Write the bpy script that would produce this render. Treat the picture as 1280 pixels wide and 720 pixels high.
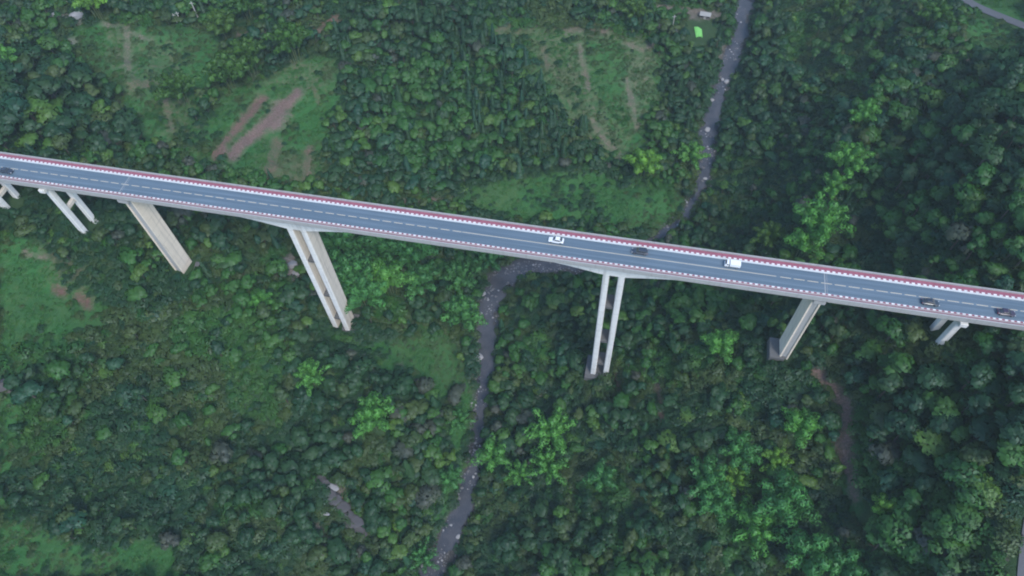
import bpy, bmesh, math, random
import numpy as np
from mathutils import Vector, Matrix

for o in list(bpy.data.objects): bpy.data.objects.remove(o)
SC = bpy.context.scene
COL = SC.collection
RNG = np.random.default_rng(11)
random.seed(5)

# ------------------------------------------------------------------ camera
F = 880.0; CAMZ = 230.0; DECK = 80.0
_n = np.array([(676-640)/F, (955-360)/F, 1.0]); _n /= np.linalg.norm(_n)
_up = -_n; _Y = np.array([0, 0, 1.0]) - (_up[2])*_up; _Y /= np.linalg.norm(_Y)
_X = np.cross(_Y, _up)
ROT = np.array([_X, _Y, _up])                       # world = ROT @ camera(x right, y down, z forward)
CAM = np.array([0.0, 0.0, CAMZ])
cd = bpy.data.cameras.new('camera'); co = bpy.data.objects.new('camera', cd); COL.objects.link(co)
m = Matrix.Identity(4)
for i in range(3):
    m[i][0] = ROT[i, 0]; m[i][1] = -ROT[i, 1]; m[i][2] = -ROT[i, 2]; m[i][3] = CAM[i]
co.matrix_world = m
cd.sensor_width = 36; cd.lens = 36*F/1280; cd.clip_start = 1; cd.clip_end = 6000
SC.camera = co

# ------------------------------------------------------------------ world, sun, exposure
SUN_EL, SUN_AZ = math.radians(52), math.radians(155)      # azimuth clockwise from +Y
w = bpy.data.worlds.new('World'); SC.world = w; w.use_nodes = True
nt = w.node_tree; bg = nt.nodes['Background']
sky = nt.nodes.new('ShaderNodeTexSky'); sky.sky_type = 'NISHITA'; sky.sun_disc = False
sky.sun_elevation = SUN_EL; sky.sun_rotation = SUN_AZ
sky.air_density = 1.0; sky.dust_density = 0.6; sky.ozone_density = 2.0
nt.links.new(sky.outputs[0], bg.inputs[0]); bg.inputs[1].default_value = 0.125
sl = bpy.data.lights.new('sun', 'SUN'); so = bpy.data.objects.new('sun', sl); COL.objects.link(so)
sl.energy = 1.4; sl.angle = math.radians(20); sl.color = (1.0, 0.96, 0.90)
sd = Vector((math.sin(SUN_AZ)*math.cos(SUN_EL), math.cos(SUN_AZ)*math.cos(SUN_EL), math.sin(SUN_EL)))
so.rotation_euler = sd.to_track_quat('Z', 'Y').to_euler(); so.location = sd*400
SC.view_settings.view_transform = 'Standard'; SC.view_settings.look = 'None'
SC.view_settings.exposure = 1.25; SC.view_settings.gamma = 1.0
HAZE_DENSITY = 0.00014
SC.cycles.pixel_filter_type = 'BLACKMAN_HARRIS'; SC.cycles.filter_width = 2.0

# ------------------------------------------------------------------ pixel <-> world
def ray(p): return ROT @ np.array([(p[0]-640)/F, (p[1]-360)/F, 1.0])
def at(p, z):
    r = ray(p); return CAM + (z-CAMZ)/r[2]*r
def project(P):
    c = (np.asarray(P, float)-CAM) @ ROT
    return 640+F*c[:, 0]/c[:, 2], 360+F*c[:, 1]/c[:, 2], F/c[:, 2]
BO = np.array([0.0, 117.84]); BD = np.array([0.96830, -0.24980]); BN = np.array([0.24980, 0.96830])
BANG = math.atan2(BD[1], BD[0])
def blocal(X, Y):
    dx = X-BO[0]; dy = Y-BO[1]
    return dx*BD[0]+dy*BD[1], dx*BN[0]+dy*BN[1]
def bworld(x, y): return BO[0]+x*BD[0]+y*BN[0], BO[1]+x*BD[1]+y*BN[1]

def inpoly(px, py, poly):
    r = np.zeros(px.shape, bool); n = len(poly)
    for i in range(n):
        x0, y0 = poly[i]; x1, y1 = poly[(i+1) % n]
        if y0 == y1: continue
        c = ((y0 > py) != (y1 > py)) & (px < (x1-x0)*(py-y0)/(y1-y0)+x0)
        r ^= c
    return r
def polydist(X, Y, pts):
    """distance to a polyline, parameter along it (in points)"""
    best = np.full(X.shape, 1e9); par = np.zeros(X.shape)
    for i in range(len(pts)-1):
        ax, ay = pts[i][:2]; bx, by = pts[i+1][:2]
        L = (bx-ax)**2+(by-ay)**2
        t = np.clip(((X-ax)*(bx-ax)+(Y-ay)*(by-ay))/L, 0, 1)
        d = np.hypot(X-ax-t*(bx-ax), Y-ay-t*(by-ay))
        k = d < best; best = np.where(k, d, best); par = np.where(k, i+t, par)
    return best, par

# value noise
_NT = np.random.default_rng(3).random((256, 256))
def vnoise(X, Y, s):
    x = X/s+1000.37; y = Y/s+1000.71
    xi = np.floor(x).astype(int); yi = np.floor(y).astype(int); fx = x-xi; fy = y-yi
    fx = fx*fx*(3-2*fx); fy = fy*fy*(3-2*fy)
    g = lambda a, b: _NT[a % 256, b % 256]
    return (g(xi, yi)*(1-fx)+g(xi+1, yi)*fx)*(1-fy)+(g(xi, yi+1)*(1-fx)+g(xi+1, yi+1)*fx)*fy
def fbm(X, Y, s): return (vnoise(X, Y, s)+.5*vnoise(X+31, Y-17, s/2.1)+.25*vnoise(X-7, Y+53, s/4.3))/1.75

# ------------------------------------------------------------------ terrain heights (z by pier bases and stream)
STREAM_PX = [(945, -60, 15), (932, 0, 13), (925, 50, 11.5), (912, 85, 10.5), (895, 125, 9), (886, 170, 7.5), (884, 205, 6.5),
             (872, 240, 5.5), (858, 270, 4.6), (825, 296, 4), (775, 322, 3.4), (715, 332, 2.9), (655, 332, 2.4), (622, 352, 1.9), (612, 385, 1.3),
             (608, 430, .6), (606, 480, -.1), (600, 530, -.8), (592, 590, -1.6), (580, 640, -2.2), (560, 680, -2.8), (537, 722, -3.4), (505, 790, -4.2)]
STREAM = [at((a, b), c) for a, b, c in STREAM_PX]
SWID = [4.9, 4.9, 4.8, 4.2, 4.0, 4.8, 4.2, 2.2, 1.8, 2.2, 4.4, 5.2, 5.2, 4.6, 4.5, 4.2, 2.9, 2.5, 3.0, 3.6, 4.2, 4.5, 4.5]
CP = [  # pixel x, y, ground z
 (97, 285, 57), (232, 344, 38.5), (430, 420, 17), (745, 476, 14.5), (968, 450, 45.5), (1168, 430, 64), (0, 262, 63),
 (20, 330, 58), (60, 380, 51), (120, 420, 45), (10, 480, 52), (70, 520, 43), (20, 600, 46), (60, 690, 41), (180, 690, 33),
 (200, 450, 37), (300, 450, 29), (200, 560, 33), (300, 560, 25), (300, 660, 22), (400, 500, 19), (400, 600, 16), (430, 690, 11),
 (500, 430, 11), (500, 520, 11), (500, 600, 9), (520, 380, 10), (540, 480, 6.5), (560, 560, 3.5), (530, 650, 3.0), (480, 700, 6), (570, 400, 4.5), (570, 340, 5),
 (300, 350, 33), (340, 400, 28), (290, 290, 33), (350, 300, 25), (470, 310, 13), (520, 350, 9), (420, 350, 19),
 (0, 160, 66), (0, 60, 66), (60, 60, 58), (60, 150, 57), (140, 60, 52), (140, 130, 50), (140, 195, 51), (230, 60, 47), (230, 130, 43), (240, 195, 42),
 (330, 60, 43), (330, 130, 36), (330, 200, 33), (400, 30, 42), (400, 110, 33), (400, 200, 25), (480, 40, 38), (480, 120, 28), (480, 200, 19), (480, 250, 15),
 (560, 20, 38), (560, 100, 28), (560, 180, 18), (560, 240, 12), (640, 20, 36), (640, 100, 27), (640, 180, 15), (640, 240, 9), (700, 40, 31), (700, 130, 23), (700, 200, 12), (700, 250, 8),
 (770, 20, 28), (770, 60, 26), (770, 120, 20), (770, 180, 12), (780, 230, 8), (800, 270, 6.5), (830, 30, 22), (840, 90, 17), (850, 150, 12), (845, 210, 8.5),
 (960, 40, 16), (950, 110, 14), (940, 200, 12), (920, 270, 11.5), (1000, 20, 20), (1000, 100, 22), (1000, 200, 24), (1000, 290, 29),
 (1070, 20, 27), (1070, 100, 33), (1070, 180, 39), (1070, 260, 42), (1070, 320, 44), (1130, 20, 36), (1140, 100, 46), (1140, 200, 53), (1140, 300, 56),
 (1180, 30, 42), (1200, 70, 52), (1210, 150, 61), (1210, 250, 66), (1210, 330, 66), (1240, 15, 44), (1250, 45, 46), (1280, 30, 47), (1275, 75, 52), (1280, 130, 68), (1280, 200, 76), (1280, 300, 78),
 (690, 360, 5), (690, 420, 7.5), (650, 400, 3.6), (650, 470, 3.2), (700, 500, 8), (760, 400, 13), (830, 380, 21), (830, 440, 24), (900, 400, 33), (900, 460, 34), (820, 500, 20),
 (650, 540, 3), (650, 600, 2.6), (640, 680, 1.2), (700, 570, 7), (720, 660, 7.5), (770, 560, 13), (820, 580, 16), (820, 690, 13), (900, 540, 26), (900, 620, 22), (900, 700, 19),
 (980, 520, 37), (980, 600, 31), (980, 700, 26), (1045, 470, 46), (1050, 540, 42), (1060, 620, 38), (1065, 700, 36), (1120, 470, 56), (1130, 560, 53), (1130, 680, 48),
 (1200, 480, 66), (1200, 580, 63), (1200, 690, 58), (1275, 460, 76), (1275, 560, 73), (1275, 690, 67)]
ctl = [at((a, b), c) for a, b, c in CP]+[p for p in STREAM]
# outside the frame: the ground the bridge lands on and the hills round the valley
for x, y, z in ((-200, 0, 78.0), (-200, 25, 79), (-200, -25, 75), (185, 0, 79), (185, 25, 81), (185, -25, 79)):
    X, Y = bworld(x, y); ctl.append(np.array([X, Y, z]))
for X, Y, z in ((-330, 200, 88), (-330, 330, 84), (-320, 60, 82), (-300, -60, 78), (-150, -40, 38), (-90, -60, 24), (-30, -60, -5), (40, -50, 8), (140, -50, 45), (260, -50, 85),
                (300, 80, 98), (330, 220, 92), (320, 360, 70), (-240, 440, 76), (-120, 460, 62), (0, 470, 52), (70, 440, 36), (105, 440, 22), (160, 460, 34), (250, 470, 60), (-30, -160, -8), (150, 560, 28),
                (-500, 0, 110), (-500, 500, 105), (-250, 700, 95), (0, 700, 70), (200, 700, 36), (420, 650, 80), (550, 300, 110), (500, 0, 115), (-200, -300, 60), (0, -350, -12), (250, -300, 80)):
    ctl.append(np.array([X, Y, z]))
ctl = np.array(ctl)
def _k(r2): return np.where(r2 > 1e-9, r2*np.log(np.maximum(r2, 1e-9)), 0)*.5
S = 100.0
_c = ctl[:, :2]/S
_A = _k(((_c[:, None]-_c[None])**2).sum(-1)) + np.eye(len(_c))*0.012
_Pm = np.c_[np.ones(len(_c)), _c]
_M = np.block([[_A, _Pm], [_Pm.T, np.zeros((3, 3))]])
_W = np.linalg.solve(_M, np.r_[ctl[:, 2], 0, 0, 0])
def tps(X, Y):
    out = np.empty(X.size); x = X.ravel()/S; y = Y.ravel()/S
    for i in range(0, x.size, 20000):
        a = x[i:i+20000]; b = y[i:i+20000]
        r2 = (a[:, None]-_c[:, 0])**2+(b[:, None]-_c[:, 1])**2
        out[i:i+20000] = _k(r2)@_W[:-3]+_W[-3]+_W[-2]*a+_W[-1]*b
    return out.reshape(X.shape)
ROAD_TR = [at(p, z) for p, z in (((1170, -40), 41.5), ((1200, -4), 43), ((1220, 9), 44), ((1245, 19), 45), ((1280, 33), 46.5), ((1330, 55), 48))]
ROAD_BR = [at(p, z) for p, z in (((1306, 600), 70), ((1298, 640), 69), ((1291, 680), 68), ((1287, 722), 67), ((1285, 770), 66))]
SPURS = [  # ridge or gully line (pixel, z), height, half width in m
 ([(985, 310, 28), (1035, 225, 38), (1075, 145, 40), (1120, 75, 42), (1180, 35, 46)], 7.5, 12), ([(1095, 320, 48), (1120, 220, 50), (1150, 150, 50), (1190, 100, 54)], -7, 13), ([(940, 300, 15), (965, 200, 16), (985, 110, 19), (1010, 40, 21)], -3, 9), ([(1200, 300, 66), (1215, 200, 64), (1235, 110, 60)], 5, 12),
 ([(230, 500, 33), (350, 555, 21), (470, 610, 10)], -5, 14), ([(320, 400, 29), (450, 470, 15), (540, 520, 7)], 4.5, 13), ([(330, 640, 21), (420, 600, 15), (500, 560, 10)], 4, 12),
 ([(1030, 465, 46), (1058, 520, 42), (1068, 640, 37)], -4.5, 9), ([(920, 470, 35), (870, 590, 22), (810, 700, 13)], 5, 14), ([(1110, 500, 54), (1110, 640, 46)], 4, 10), ([(1180, 470, 64), (1170, 600, 58), (1160, 710, 54)], -4, 11),
 ([(450, 60, 34), (520, 140, 24), (560, 220, 14)], -4, 13), ([(600, 40, 33), (650, 120, 24), (700, 200, 12)], 4, 12), ([(60, 90, 57), (130, 160, 50), (200, 210, 46)], -4, 12), ([(20, 110, 64), (70, 170, 58)], 5, 11)]
SPURS = [([at(p[:2], p[2]) for p in pl], h, w_) for pl, h, w_ in SPURS]
def stream_at(X, Y):
    d, t = polydist(X, Y, STREAM)
    i = np.arange(len(STREAM))
    return d, np.interp(t, i, [p[2] for p in STREAM]), np.interp(t, i, SWID)
def height_raw(X, Y):
    far = np.clip((np.hypot(X, Y-180)-420)/300, 0, 1)
    z = tps(X, Y); z = np.clip(z, -14, 125)
    nz = (fbm(X+60, Y+20, 48)-.5)*9+(fbm(X, Y, 24)-.5)*6.0+(fbm(X+500, Y, 7)-.5)*2.0
    msk = np.ones_like(X)
    for rd, wd in ((ROAD_TR, 5), (ROAD_BR, 5)):
        d, t = polydist(X, Y, rd); zr = np.interp(t, np.arange(len(rd)), [p[2] for p in rd])
        b = np.clip((d-wd*.6)/(wd*1.2), 0, 1); b = b*b*(3-2*b)
        z = zr*(1-b)+z*b; msk *= b
    lx, ly = blocal(X, Y)
    d, sz, sw = stream_at(X, Y)
    msk *= np.clip((d-sw)/16, .05, 1)
    for pl, hh, ww in SPURS:
        dd, _ = polydist(X, Y, pl); nz = nz+hh*np.exp(-(dd/ww)**2)
    for bx, r in ((-164.9, 5), (-141.2, 5), (-114.0, 6), (-62.3, 6.5), (29.25, 6.5), (80.6, 6), (115.5, 5)):
        msk *= np.clip((np.hypot(lx-bx, ly+1)-9)/14, 0, 1)
    z = z+nz*msk
    # ground may not reach the deck
    under = np.clip(1-(np.abs(ly)-9)/8, 0, 1)
    lim = np.where((lx > -190) & (lx < 178), 71.0, 78.6)
    z = np.where(under > 0, np.minimum(z, lim*under+(1-under)*z), z)
    # the stream's bed and banks
    b = np.clip((d-sw)/5.0, 0, 1); b = b*b*(3-2*b)
    bed = sz-.85+1.15*fbm(X, Y, 6)*np.clip(.55+.45*d/sw, 0, 1)
    z = np.where(d < sw+5, bed*(1-b)+np.maximum(z, sz+.3)*b, np.maximum(z, np.minimum(sz+.4, z+50)))
    return z
def axis(lo, hi, step, far, n=16):
    f = np.arange(lo, hi+.01, step); g = np.linspace(0, 1, n+1)[1:]**1.8
    return np.r_[(lo-(lo-far[0])*g)[::-1], f, hi+(far[1]-hi)*g]
XS = axis(-285, 285, 1.5, (-1400, 1400)); YS = axis(-30, 410, 1.5, (-1200, 1600))
GX, GY = np.meshgrid(XS, YS); GZ = height_raw(GX, GY)
def terraces():
    global GZ
    px, py, s_ = project(np.c_[GX.ravel(), GY.ravel(), GZ.ravel()])
    k = np.zeros(px.shape, bool)
    for p in ([(70, 25), (280, 30), (430, 70), (432, 110), (405, 235), (230, 210), (140, 120)], [(600, 30), (800, 45), (832, 80), (795, 195), (745, 175), (650, 70)], [(-30, 292), (55, 305), (78, 350), (142, 380), (110, 430), (38, 440), (18, 560), (22, 640), (-30, 650)]):
        k |= inpoly(px, py, p)
    k &= (s_ > 0); m_ = k.reshape(GX.shape).astype(float)
    for _ in range(6):
        m_[1:-1, 1:-1] = (m_[1:-1, 1:-1]*2+m_[:-2, 1:-1]+m_[2:, 1:-1]+m_[1:-1, :-2]+m_[1:-1, 2:])/6
    st = 2.6; q = GZ/st+(fbm(GX, GY, 30)-.5)*1.2; f = q-np.floor(q); f2 = np.clip((f-.62)/.38, 0, 1); f2 = f2*f2*(3-2*f2)
    GZ = GZ+m_*.85*(f2*.9+f*.1-f)*st
terraces()
def H(X, Y):
    X = np.asarray(X, float); Y = np.asarray(Y, float)
    i = np.clip(np.searchsorted(XS, X)-1, 0, len(XS)-2); j = np.clip(np.searchsorted(YS, Y)-1, 0, len(YS)-2)
    fx = (X-XS[i])/(XS[i+1]-XS[i]); fy = (Y-YS[j])/(YS[j+1]-YS[j])
    return (GZ[j, i]*(1-fx)+GZ[j, i+1]*fx)*(1-fy)+(GZ[j+1, i]*(1-fx)+GZ[j+1, i+1]*fx)*fy
def ground_at(p):
    """world point where the pixel's ray meets the terrain"""
    r = ray(p); t = np.arange(120, 560, .4)
    P = CAM[None]+t[:, None]*r[None]
    k = np.argmax(P[:, 2] < H(P[:, 0], P[:, 1]))
    return P[k]

# ------------------------------------------------------------------ zones, from the photograph
MEADOW = [
 [(0, 292), (55, 305), (78, 350), (130, 365), (142, 392), (110, 430), (62, 445), (38, 440), (40, 480), (18, 560), (22, 640), (0, 650)],
 [(0, 655), (30, 640), (70, 668), (130, 690), (160, 672), (215, 684), (235, 725), (0, 725)],
 [(85, 32), (150, 28), (270, 38), (272, 95), (252, 130), (248, 170), (290, 112), (360, 85), (400, 70), (430, 72), (432, 100), (412, 150), (402, 235), (230, 205), (190, 170), (150, 120), (100, 85)],
 [(540, 250), (600, 228), (690, 214), (760, 217), (800, 232), (846, 236), (860, 258), (832, 292), (640, 274)],
 [(600, 30), (700, 34), (800, 45), (832, 80), (815, 140), (795, 195), (770, 210), (745, 175), (690, 130), (650, 70)],
 [(1190, 22), (1230, 24), (1285, 50), (1285, 78), (1240, 72), (1205, 50)],
 [(1180, -10), (1290, -10), (1290, 45), (1240, 20)],
 [(572, 470), (602, 490), (594, 560), (566, 640), (545, 690), (520, 695), (555, 610), (566, 560)],
 [(440, 425), (560, 420), (580, 470), (560, 500), (500, 470), (455, 460)],
 [(1046, 590), (1070, 600), (1072, 640), (1060, 660), (1046, 625)],
]
ROUGH = [   # open scrub and rough grass without trees
 [(150, 395), (230, 380), (330, 420), (360, 470), (300, 500), (240, 470), (190, 430)],
 [(290, 290), (340, 300), (350, 330), (330, 370), (300, 340)],
 [(770, 500), (830, 490), (900, 520), (950, 500), (960, 560), (870, 560), (800, 545)],
 [(420, 540), (470, 545), (520, 570), (500, 610), (450, 590)],
 [(640, 480), (700, 480), (720, 500), (660, 515)],
]
DIRT = [
 ([(690, 60), (720, 120), (760, 180)], 34, .2, .40), ([(800, 62), (795, 140)], 24, .3, .40), ([(200, 70), (225, 160)], 34, .15, .36), ([(330, 92), (405, 95)], 24, .15, .34), ([(150, 40), (165, 110)], 24, .25, .38), ([(340, 205), (390, 215)], 26, .15, .40), ([(60, 320), (90, 350)], 24, .1, .34), ([(640, 35), (780, 40)], 16, .2, .44), ([(380, 40), (430, 30)], 20, .1, .44),
 # polyline in pixels, half width in pixels, colour 0 red soil .. 1 pale rock
 ([(268, 196), (300, 158), (328, 124)], 7, .1, .85), ([(290, 194), (322, 166), (350, 140), (374, 116)], 9, .25, .95), ([(345, 155), (352, 135)], 13, .3, .9), ([(392, 110), (398, 130)], 4, 0), ([(386, 185), (380, 230)], 7, .1), ([(346, 180), (335, 225)], 10, .1),
 ([(375, 45), (400, 38), (424, 20)], 8, .1), ([(300, 45), (335, 40)], 7, .2), ([(158, 35), (160, 85)], 7, .35), ([(170, 42), (190, 52)], 4, .4), ([(165, 103), (185, 106)], 7, .1), ([(195, 102), (208, 106)], 4, .8), ([(208, 125), (215, 165)], 5, .2),
 ([(70, 362), (76, 366)], 9, 0, .85), ([(98, 372), (108, 380)], 10, 0, .85), ([(30, 316), (60, 322)], 5, .3),
 ([(1022, 464), (1045, 488), (1058, 508), (1060, 545), (1064, 590), (1066, 622)], 10, .18, .80), ([(1048, 548), (1057, 590)], 11, .1),
 ([(822, 482), (827, 542)], 7, .05), ([(768, 470), (772, 492)], 8, .05), ([(365, 325), (368, 345)], 10, .75, 1),
 ([(615, 45), (640, 30)], 6, .15), ([(700, 36), (760, 40)], 5, .25), ([(680, 60), (685, 85)], 5, .15), ([(725, 55), (735, 110)], 6, .3), ([(780, 55), (800, 62), (822, 50)], 5, .35), ([(740, 150), (775, 200)], 6, .3), ([(785, 100), (795, 160)], 5, .35),
 ([(500, 255), (560, 246)], 5, .3), ([(820, 10), (900, 20)], 9, .5), ([(905, 60), (898, 100)], 9, .5), ([(880, 150), (876, 180)], 5, .5),
 ([(660, 488), (676, 496)], 6, .7), ([(500, 460), (514, 478)], 7, .55), ([(400, 595), (430, 625), (445, 660)], 11, .40, .62), ([(395, 655), (420, 690)], 6, .5, .7), ([(485, 650), (490, 665)], 6, .8),
 ([(1255, 690), (1258, 722)], 4, .6), ([(1190, 30), (1196, 5)], 3, .5), ([(70, 20), (100, 25)], 9, .9), ([(84, 50), (95, 52)], 7, .8), ([(130, 30), (150, 32)], 4, .5),
 ([(640, 360), (650, 345)], 8, .45), ([(1150, 70), (1220, 78)], 6, .4), ([(1195, 50), (1230, 68)], 7, .45)]
def dirt_at(px, py, jx=0, jy=0):
    v = np.zeros(px.shape); c = np.zeros(px.shape)
    for pl, hw, k, *st in DIRT:
        bx = [p[0] for p in pl]; by = [p[1] for p in pl]
        s = (px > min(bx)-40) & (px < max(bx)+40) & (py > min(by)-40) & (py < max(by)+40)
        if not s.any(): continue
        d, _ = polydist(px[s], py[s], pl)
        a = np.clip(1.35-d/hw*.9, 0, 1)*(st[0] if st else .62); w_ = v[s]
        c[s] = np.where(a > w_, k, c[s]); v[s] = np.maximum(w_, a)
    return v, c
def rough_at(px, py):
    r = np.zeros(px.shape, bool)
    for p in ROUGH: r |= inpoly(px, py, p)
    return r
def meadow_at(px, py):
    r = np.zeros(px.shape, bool)
    for p in MEADOW: r |= inpoly(px, py, p)
    return r

# ------------------------------------------------------------------ object helpers
def tag(o, label=None, cat=None, group=None, kind=None):
    if label: o['label'] = label
    if cat: o['category'] = cat
    if group: o['group'] = group
    if kind: o['kind'] = kind
    return o
def empty(name, loc=(0, 0, 0), rz=0.0, sc=1.0):
    o = bpy.data.objects.new(name, None); COL.objects.link(o); o.location = loc; o.rotation_euler = (0, 0, rz); o.scale = (sc,)*3
    o.empty_display_size = .5
    return o
def mesh_obj(name, me, parent=None, loc=None):
    o = bpy.data.objects.new(name, me); COL.objects.link(o)
    if parent: o.parent = parent
    if loc is not None: o.location = loc
    return o
class MB:
    def __init__(s): s.v = []; s.f = []; s.mi = []
    def add(s, vs, fs, mi=0):
        b = len(s.v); s.v += [tuple(p) for p in vs]; s.f += [tuple(b+i for i in f) for f in fs]; s.mi += [mi]*len(fs)
    def box(s, x0, x1, y0, y1, z0, z1, mi=0):
        s.add([(x0, y0, z0), (x1, y0, z0), (x1, y1, z0), (x0, y1, z0), (x0, y0, z1), (x1, y0, z1), (x1, y1, z1), (x0, y1, z1)],
              [(3, 2, 1, 0), (4, 5, 6, 7), (0, 1, 5, 4), (1, 2, 6, 5), (2, 3, 7, 6), (3, 0, 4, 7)], mi)
    def tube(s, pts, rad, n=8, mi=0, cap=True):
        rings = []
        pts = [Vector(p) for p in pts]
        for i, p in enumerate(pts):
            t = (pts[min(i+1, len(pts)-1)]-pts[max(i-1, 0)]).normalized()
            a = t.orthogonal().normalized() if abs(t.z) < .99 else Vector((1, 0, 0))
            b = t.cross(a)
            rings.append([p+(a*math.cos(2*math.pi*k/n)+b*math.sin(2*math.pi*k/n))*rad[i] for k in range(n)])
        vs = [q for r in rings for q in r]; fs = []
        for i in range(len(pts)-1):
            for k in range(n):
                k2 = (k+1) % n; fs.append((i*n+k, i*n+k2, (i+1)*n+k2, (i+1)*n+k))
        if cap: fs.append(tuple(range(n-1, -1, -1))); fs.append(tuple((len(pts)-1)*n+k for k in range(n)))
        s.add(vs, fs, mi)
    def loft(s, secs, mi=0):
        n = len(secs[0]); vs = [q for r in secs for q in r]; fs = []
        for i in range(len(secs)-1):
            for k in range(n):
                k2 = (k+1) % n; fs.append((i*n+k, i*n+k2, (i+1)*n+k2, (i+1)*n+k))
        fs.append(tuple(range(n-1, -1, -1))); fs.append(tuple((len(secs)-1)*n+k for k in range(n)))
        s.add(vs, fs, mi)
    def mesh(s, name, mats, smooth=False, bevel=0):
        me = bpy.data.meshes.new(name); me.from_pydata(s.v, [], s.f)
        for m_ in (mats if isinstance(mats, (list, tuple)) else [mats]): me.materials.append(m_)
        me.polygons.foreach_set('material_index', s.mi)
        bm = bmesh.new(); bm.from_mesh(me); bmesh.ops.recalc_face_normals(bm, faces=bm.faces)
        if bevel:
            bmesh.ops.bevel(bm, geom=[e for e in bm.edges if e.is_manifold and e.calc_face_angle(0) > .6], offset=bevel, segments=1, affect='EDGES', clamp_overlap=True)
        bm.to_mesh(me); bm.free()
        if smooth: me.polygons.foreach_set('use_smooth', [True]*len(me.polygons))
        me.update(); return me
    def build(s, name, mats, parent=None, smooth=False, bevel=0): return mesh_obj(name, s.mesh(name, mats, smooth, bevel), parent)
def cards_mesh(name, Q, mats, tint, mi=None, extra=None):
    """Q (n,4,3) quads, with the spray's own normal -> mesh with a per-face tint"""
    Q, SN = Q
    n = len(Q); v = Q.reshape(-1, 3); f = np.arange(4*n).reshape(n, 4)
    if extra is not None:
        ev, ef = extra; nb = len(v); v = np.r_[v, np.array(ev)]
    faces = f.tolist()
    if extra is not None: faces += [tuple(nb+i for i in q) for q in ef]
    me = bpy.data.meshes.new(name); me.from_pydata(v.tolist(), [], faces)
    for m_ in mats: me.materials.append(m_)
    a = me.attributes.new('tint', 'FLOAT', 'FACE')
    tv = np.zeros(len(faces)); tv[:n] = tint; a.data.foreach_set('value', tv.astype(np.float32))
    idx = np.zeros(len(faces), int)
    if mi is not None: idx[:n] = mi
    if extra is not None: idx[n:] = 1
    me.polygons.foreach_set('material_index', idx)
    me.polygons.foreach_set('use_smooth', np.ones(len(faces), bool)); me.update()
    nl = np.zeros((len(me.loops), 3), np.float32); nl[:4*n] = np.repeat(SN, 4, axis=0)
    if extra is not None:
        cn = np.zeros((len(me.loops), 3), np.float32); me.corner_normals.foreach_get('vector', cn.ravel()); cn2 = cn
        buf = np.zeros(len(me.loops)*3, np.float32); me.corner_normals.foreach_get('vector', buf); nl[4*n:] = buf.reshape(-1, 3)[4*n:]
    me.normals_split_custom_set(nl.tolist())
    return me

# ------------------------------------------------------------------ materials
def mat(name):
    m_ = bpy.data.materials.new(name); m_.use_nodes = True
    nt = m_.node_tree; b = nt.nodes['Principled BSDF']
    return m_, nt, b
def N(nt, t, **kw):
    n = nt.nodes.new(t)
    for k, v in kw.items():
        if k.startswith('i_'): n.inputs[k[2:].replace('_', ' ')].default_value = v
        else: setattr(n, k, v)
    return n
def mixc(nt, fac, a, b, mode='MIX'):
    n = nt.nodes.new('ShaderNodeMix'); n.data_type = 'RGBA'; n.blend_type = mode
    for s, v in ((0, fac), (6, a), (7, b)):
        if isinstance(v, (int, float)): n.inputs[s].default_value = v
        elif isinstance(v, tuple): n.inputs[s].default_value = (*v, 1) if len(v) == 3 else v
        else: nt.links.new(v, n.inputs[s])
    return n.outputs[2]
def noise(nt, scale, detail=3, coord='Object', rough=.6, vec=None):
    n = nt.nodes.new('ShaderNodeTexNoise'); n.inputs['Scale'].default_value = scale; n.inputs['Detail'].default_value = detail; n.inputs['Roughness'].default_value = rough
    if vec is None:
        tc = nt.nodes.new('ShaderNodeTexCoord'); vec = tc.outputs[coord]
    nt.links.new(vec, n.inputs['Vector']); return n.outputs['Fac']
def ramp(nt, fac, stops):
    r = nt.nodes.new('ShaderNodeValToRGB'); e = r.color_ramp.elements
    while len(e) < len(stops): e.new(.5)
    for k, (p, c) in enumerate(stops): e[k].position = p; e[k].color = (*c, 1) if len(c) == 3 else c
    nt.links.new(fac, r.inputs[0]); return r.outputs[0]
def simple(name, col, rough=.7, var=.15, scale=2.0, metal=0.0, spec=.5):
    m_, nt, b = mat(name)
    f = noise(nt, scale, 4)
    c = mixc(nt, f, tuple(x*(1-var) for x in col), tuple(x*(1+var) for x in col))
    nt.links.new(c, b.inputs['Base Color']); b.inputs['Roughness'].default_value = rough; b.inputs['Metallic'].default_value = metal
    b.inputs['Specular IOR Level'].default_value = spec
    return m_
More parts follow.
